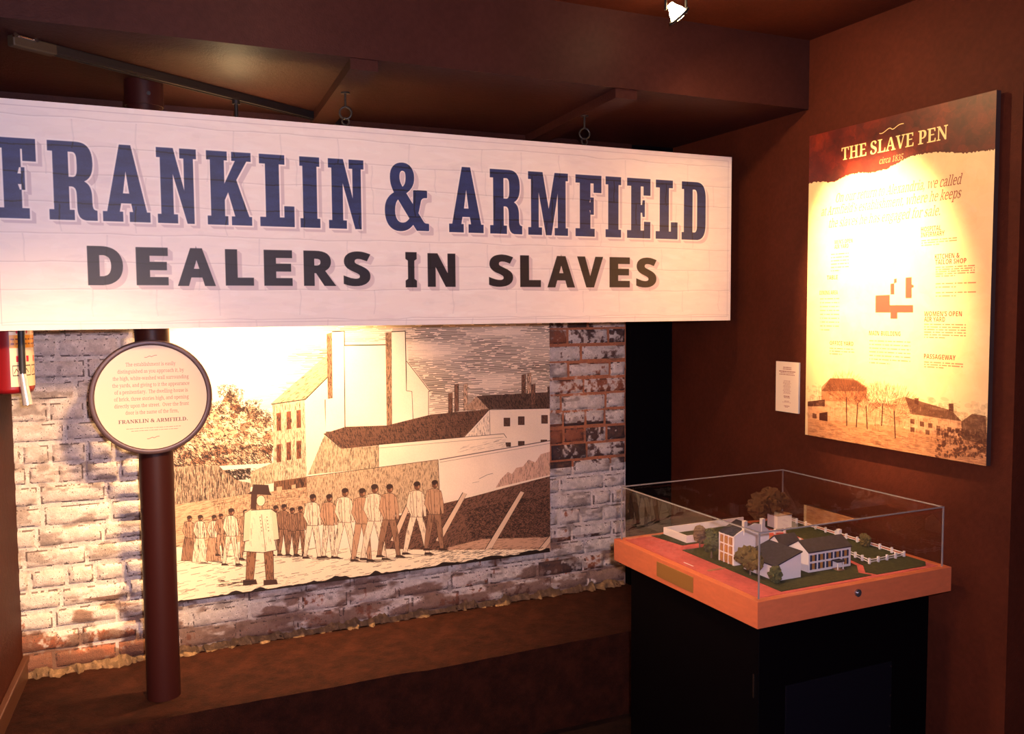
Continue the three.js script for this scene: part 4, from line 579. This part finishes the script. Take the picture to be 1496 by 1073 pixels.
{
  const x0 = 1.528, x1 = 2.208, z0 = -2.463, z1 = -1.789, y0 = CY + 0.0012, y1 = 0.958, e = 0.004, cx = (x0 + x1) / 2, cz = (z0 + z1) / 2, a = (x1 - x0) / 2, b = (z1 - z0) / 2, h = y1 - y0;
  const t = thing('glass_cover', 'clear acrylic cover standing over the model on the wooden base', 'case cover', [cx, y0, cz]);
  const glass = new THREE.MeshPhysicalMaterial({ color: 0xffffff, transmission: 1, thickness: 0, roughness: 0.0, ior: 1.49 });
  const rim = new THREE.MeshPhysicalMaterial({ color: lin(0.50, 0.48, 0.50), roughness: 0.18, transmission: 0.6, thickness: 0, clearcoat: 1 });
  const i = 0.0036;
  const pane = (g) => obj('pane', g, glass, t);
  pane(new THREE.PlaneGeometry(2 * a - 2 * i, h - i).translate(0, (h - i) / 2, b - 0.002)); pane(new THREE.PlaneGeometry(2 * a - 2 * i, h - i).translate(0, (h - i) / 2, -b + 0.002));
  pane(new THREE.PlaneGeometry(2 * b - 2 * i, h - i).rotateY(DEEP).translate(a - 0.002, (h - i) / 2, 0)); pane(new THREE.PlaneGeometry(2 * b - 2 * i, h - i).rotateY(-DEEP).translate(-a + 0.002, (h - i) / 2, 0));
  pane(new THREE.PlaneGeometry(2 * a - 2 * i, 2 * b - 2 * i).rotateX(-DEEP).translate(0, h - 0.002, 0));
  const edge = (g) => obj('edge', g, rim, t);
  for (const sx of [-1, 1]) for (const sz of [-1, 1]) edge(box(sx * a - (sx > 0 ? i : 0), sx * a + (sx > 0 ? 0 : i), 0, h - i, sz * b - (sz > 0 ? i : 0), sz * b + (sz > 0 ? 0 : i)));
  for (const s of [-1, 1]) { edge(box(-a, a, h - i, h, s * b - (s > 0 ? i : 0), s * b + (s > 0 ? 0 : i))); edge(box(s * a - (s > 0 ? i : 0), s * a + (s > 0 ? 0 : i), h - i, h, -b + i, b - i)); }
}
// ---------------------------------------------------------------- the architectural model under the cover
{
  const gx = 1.538, gz = -1.799, X = (x) => x - 1.87, Z = (z) => z + 2.125, T = thing('architectural_model', 'painted scale model of white houses, trees, fences and a red street under the cover', 'scale model', [1.87, CY - 0.052, -2.125]);
  const Y = 0.0535;                                    // height of the ground in the model
  const mm = {
    road: mat(lin(0.60, 0.115, 0.115), { roughness: 0.85, map: withMap(plasterTone, 12) }), grass: mat(lin(0.075, 0.085, 0.022), { roughness: 0.95, map: withMap(dirtTone, 14), bumpMap: withMap(grain, 40), bumpScale: 0.001 }),
    sand: mat(lin(0.55, 0.30, 0.18), { roughness: 0.9, map: withMap(dirtTone, 8) }), wall: mat(lin(0.72, 0.66, 0.66), { roughness: 0.6 }), roof: mat(lin(0.032, 0.031, 0.072), { roughness: 0.7, map: withMap(dirtTone, 16) }),
    brick: mat(lin(0.42, 0.17, 0.075), { roughness: 0.8 }), shutter: mat(lin(0.03, 0.035, 0.075), { roughness: 0.6 }), amber: mat(lin(0.42, 0.20, 0.06), { roughness: 0.4 }), trunk: mat(lin(0.16, 0.11, 0.08), { roughness: 0.9 }),
    leafGreen: mat(lin(0.13, 0.14, 0.06), { roughness: 0.95, map: withMap(dirtTone, 20) }), leafOlive: mat(lin(0.20, 0.15, 0.055), { roughness: 0.95, map: withMap(dirtTone, 20) }), leafAutumn: mat(lin(0.17, 0.085, 0.035), { roughness: 0.95, map: withMap(dirtTone, 20) }), leafPink: mat(lin(0.26, 0.17, 0.11), { roughness: 0.95, map: withMap(dirtTone, 20) }),
  };
  const bx = (x0, x1, y0, y1, z0, z1) => box(X(x0), X(x1), Y + y0, Y + y1, Z(z0), Z(z1));
  const part = (name, g, m, parent = T, label) => { const o = obj(name, g, m, parent); if (label) o.userData.label = label; return o; };
  const grp = (name, label) => { const o = new THREE.Group(); o.name = name; o.userData.label = label; T.add(o); return o; };
  part('ground_board', bx(1.5375, 2.1985, -0.038, 0, -2.4535, -1.7985), mm.road, T, 'red street surface');
  const patch = (pts, m, hgt, name, label) => { const g = new THREE.ExtrudeGeometry(new THREE.Shape(pts.map(([x, z]) => new THREE.Vector2(X(x), -Z(z)))), { depth: hgt, bevelEnabled: false }); g.rotateX(-DEEP); g.translate(0, Y, 0); return part(name, metreUV(g), m, T, label); };
  patch([[1.624, -1.812], [1.950, -1.812], [1.935, -1.845], [1.985, -1.900], [2.02, -2.10], [2.06, -2.26], [1.66, -2.26], [1.628, -2.262]], mm.grass, 0.002, 'lawn', 'green lawn around the white houses');
  patch([[1.972, -1.812], [2.165, -1.812], [2.196, -1.84], [2.196, -2.445], [2.05, -2.445], [2.075, -2.26], [2.04, -2.10], [2.005, -1.895], [1.958, -1.842]], mm.grass, 0.002, 'lawn', 'green paddock inside the white fences');
  patch([[1.64, -2.452], [1.95, -2.452], [1.95, -2.31], [1.662, -2.31]], mm.grass, 0.002, 'lawn', 'green yard beside the white boundary wall');
  patch([[1.80, -2.27], [2.05, -2.27], [2.04, -2.03], [1.81, -2.02]], mm.sand, 0.003, 'yard', 'sandy yard behind the brick house');
  part('road_marking', bx(1.553, 1.5565, 0, 0.0008, -2.152, -2.106), mm.wall); part('crossing', bx(1.565, 1.628, 0, 0.0012, -2.056, -2.046), mm.sand);
  // boundary wall
  const bw = grp('boundary_wall', 'white boundary wall around the yard');
  part('wall_run', bx(1.688, 1.693, 0, 0.025, -2.452, -2.322), mm.wall, bw); part('wall_run', bx(1.693, 1.735, 0, 0.025, -2.327, -2.322), mm.wall, bw); part('wall_run', bx(1.693, 2.02, 0, 0.025, -2.452, -2.447), mm.wall, bw);
  // a gabled block: ridge along 'x' or 'z'
  function house(name, label, x0, x1, z0, z1, eave, ridge, along, wallMat, over = 0.003) {
    const g = grp(name, label), t = 0.003;
    if (along === 'z') { const c = (x0 + x1) / 2; part('walls', prism([[X(x0), Y], [X(x1), Y], [X(x1), Y + eave], [X(c), Y + ridge], [X(x0), Y + eave]], z1 - z0).translate(0, 0, Z(z0)), wallMat, g); for (const [e, s] of [[x0, -1], [x1, 1]]) part('roof_slope', prism([[X(c), Y + ridge + t], [X(c), Y + ridge], [X(e) + s * over, Y + eave - over * (ridge - eave) / ((x1 - x0) / 2)], [X(e) + s * over, Y + eave + t - over * (ridge - eave) / ((x1 - x0) / 2)]], z1 - z0 + 2 * over).translate(0, 0, Z(z0) - over), mm.roof, g); }
    else { const c = (z0 + z1) / 2, w = prism([[-(Z(z1)), Y], [-(Z(z0)), Y], [-(Z(z0)), Y + eave], [-Z(c), Y + ridge], [-(Z(z1)), Y + eave]], x1 - x0); w.rotateY(DEEP); w.translate(X(x0), 0, 0); part('walls', w, wallMat, g); for (const [e, s] of [[z0, 1], [z1, -1]]) { const k = over * (ridge - eave) / ((z1 - z0) / 2), r = prism([[-Z(c), Y + ridge + t], [-Z(c), Y + ridge], [-Z(e) + s * over, Y + eave - k], [-Z(e) + s * over, Y + eave + t - k]], x1 - x0 + 2 * over); r.rotateY(DEEP); r.translate(X(x0) - over, 0, 0); part('roof_slope', r, mm.roof, g); } }
    return g;
  }
  // brick house with white gable wall and twin chimneys
  const hb = house('brick_house', 'three storey brick house with white gable walls and twin chimneys', 1.662, 1.788, -2.122, -2.056, 0.088, 0.116, 'z', mm.brick, 0.002);
  part('gable_wall', prism([[X(1.660), Y], [X(1.790), Y], [X(1.790), Y + 0.094], [X(1.772), Y + 0.108], [X(1.772), Y + 0.112], [X(1.738), Y + 0.120], [X(1.704), Y + 0.112], [X(1.695), Y + 0.106], [X(1.660), Y + 0.090]], 0.004).translate(0, 0, Z(-2.056)), mm.wall, hb, 'white gable wall');
  for (const x of [1.694, 1.760]) part('chimney', bx(x, x + 0.012, 0.09, 0.131, -2.060, -2.049), mm.wall, hb);
  for (let r = 0; r < 3; r++) { for (let k = 0; k < 3; k++) part('window', bx(1.6595, 1.662, 0.008 + r * 0.027, 0.026 + r * 0.027, -2.116 + k * 0.020, -2.106 + k * 0.020), mm.amber, hb); part('string_course', bx(1.6590, 1.663, 0.030 + r * 0.027, 0.033 + r * 0.027, -2.122, -2.052), mm.wall, hb); }
  for (let k = 0; k < 4; k++) part('pilaster', bx(1.6588, 1.663, 0, 0.088, -2.1215 + k * 0.0212, -2.1185 + k * 0.0212), mm.wall, hb);
  // lean-to with one big slate slope
  const lt = grp('lean_to', 'white annexe with one dark sloping roof');
  part('walls', prism([[X(1.668), Y], [X(1.758), Y], [X(1.758), Y + 0.072], [X(1.668), Y + 0.043]], 0.134).translate(0, 0, Z(-2.018)), mm.wall, lt);
  part('roof_slope', prism([[X(1.664), Y + 0.042], [X(1.761), Y + 0.073], [X(1.761), Y + 0.0765], [X(1.664), Y + 0.0455]], 0.139).translate(0, 0, Z(-2.020)), mm.roof, lt);
  // long white house with shuttered windows and a porch
  const lh = house('long_house', 'long white two storey house with dark shutters and a small porch', 1.806, 1.966, -1.985, -1.905, 0.060, 0.084, 'x', mm.wall, 0.003);
  for (let r = 0; r < 2; r++) for (let k = 0; k < 5; k++) { if (r === 0 && k === 3) continue; const wx = 1.8175 + k * 0.0305, y0 = 0.010 + r * 0.024, w = part('window', bx(wx, wx + 0.010, y0, y0 + 0.017, -1.9055, -1.9035), mm.amber, lh); for (const sx of [-0.0065, 0.0105]) part('shutter', bx(wx + sx, wx + sx + 0.006, y0 - 0.0005, y0 + 0.0175, -1.9055, -1.903), mm.shutter, lh); }
  part('porch_roof', bx(1.893, 1.921, 0.026, 0.029, -1.906, -1.882), mm.roof, lh); for (const [px, pz] of [[1.896, -1.8865], [1.916, -1.8865]]) part('porch_post', bx(px, px + 0.0025, 0.004, 0.026, pz, pz + 0.0025), mm.wall, lh); part('porch_step', bx(1.895, 1.919, 0, 0.004, -1.905, -1.880), mm.sand, lh);
  house('back_house', 'low white outbuilding with a dark roof behind the annexe', 1.832, 1.905, -2.105, -2.045, 0.042, 0.066, 'x', mm.wall, 0.003);
  const sh = grp('shed', 'pale flat roofed shed under the big tree'); part('walls', bx(2.072, 2.135, 0, 0.045, -2.385, -2.335), mm.wall, sh); part('roof', bx(2.070, 2.137, 0.045, 0.048, -2.387, -2.333), mm.sand, sh);
  // post and rail fences
  function fence(pts, n, label) { const f = grp('fence', label); for (let s = 0; s + 1 < pts.length; s++) { const [ax, az] = pts[s], [bx2, bz] = pts[s + 1]; for (let k = 0; k <= n[s]; k++) { if (k === n[s] && s + 2 < pts.length) continue; const u = k / n[s], x = ax + (bx2 - ax) * u, z = az + (bz - az) * u; part('post', bx(x - 0.0028, x + 0.0028, 0, 0.019, z - 0.0028, z + 0.0028), mm.wall, f); } for (const y of [0.007, 0.0135]) part('rail', rod([X(ax), Y + y, Z(az)], [X(bx2), Y + y, Z(bz)], 0.0016, 5), mm.wall, f); } }
  fence([[2.188, -2.415], [2.182, -1.905], [2.030, -1.895], [2.050, -1.995]], [11, 4, 3], 'white post and rail fence around the paddock');
  fence([[1.985, -2.19], [2.035, -2.13], [2.06, -2.05]], [2, 2], 'white post and rail fence behind the outbuilding');
  fence([[1.955, -2.31], [2.055, -2.28]], [3], 'white post and rail fence of the yard');
  part('gate_post', bx(2.180, 2.192, 0, 0.026, -2.176, -2.164), mm.wall);
  // trees: knotted crowns on thin trunks
  function crown(blobs, ampl) { return blobs.map(([x, y, z, r]) => { const g = new THREE.IcosahedronGeometry(r, 3), p = g.attributes.position, v = new THREE.Vector3(); for (let i = 0; i < p.count; i++) { v.fromBufferAttribute(p, i); const k = 1 + ampl * (vnoise(v.x * 420 + x * 900 + 50, v.y * 420 + v.z * 310) - 0.5) + ampl * 0.7 * (vnoise(v.z * 900 + 7, v.x * 800 + v.y * 600) - 0.5); v.multiplyScalar(k); p.setXYZ(i, v.x, v.y, v.z); } g.computeVertexNormals(); g.translate(X(x), Y + y, Z(z)); return g; }); }
  function tree(label, x, z, trunkH, blobs, m, kind = 'tree') { const g = grp(kind, label); if (trunkH) part('trunk', cyl(0.0028, 0.0018, trunkH, 8).translate(X(x), Y + trunkH / 2, Z(z)), mm.trunk, g); part('crown', crown(blobs.map(([dx, y, dz, r]) => [x + dx, y, z + dz, r]), 0.55), m, g); return g; }
  tree('pinkish bare tree in front of the brick house', 1.694, -2.262, 0.03, [[0, 0.038, 0, 0.019], [0.004, 0.054, -0.004, 0.016], [-0.006, 0.047, 0.008, 0.014], [0.004, 0.028, 0.008, 0.014]], mm.leafPink);
  tree('grey green tree in front of the brick house', 1.654, -2.150, 0.03, [[0, 0.045, 0, 0.022], [0.003, 0.068, 0.002, 0.019], [-0.004, 0.055, 0.014, 0.016], [0, 0.032, -0.012, 0.017], [0.004, 0.076, -0.012, 0.014]], mm.leafGreen);
  tree('broad olive tree between the brick house and the annexe', 1.645, -1.962, 0.03, [[0, 0.048, -0.026, 0.023], [0.002, 0.052, 0.014, 0.023], [0, 0.064, -0.006, 0.020], [0.002, 0.034, -0.004, 0.020], [-0.004, 0.044, 0.034, 0.017], [0, 0.042, -0.046, 0.015]], mm.leafOlive);
  tree('round bush at the corner of the annexe', 1.662, -1.880, 0.006, [[0, 0.020, 0, 0.018], [0.002, 0.033, 0.001, 0.014], [-0.003, 0.012, 0.004, 0.012]], mm.leafGreen, 'bush');
  tree('large autumn tree at the far end of the yard', 2.075, -2.385, 0.06, [[-0.066, 0.078, 0.020, 0.030], [-0.026, 0.094, 0.0, 0.032], [0.020, 0.102, -0.010, 0.031], [0.062, 0.086, -0.012, 0.027], [0.010, 0.072, 0.010, 0.028], [-0.060, 0.058, 0.026, 0.024], [0.084, 0.072, -0.014, 0.020]], mm.leafAutumn);
  tree('square clipped hedge against the paddock fence', 2.172, -2.046, 0, [[0, 0.014, 0, 0.016], [0.002, 0.027, -0.008, 0.013], [-0.002, 0.026, 0.008, 0.013]], mm.leafOlive, 'bush');
}

renderer.render(scene, camera);
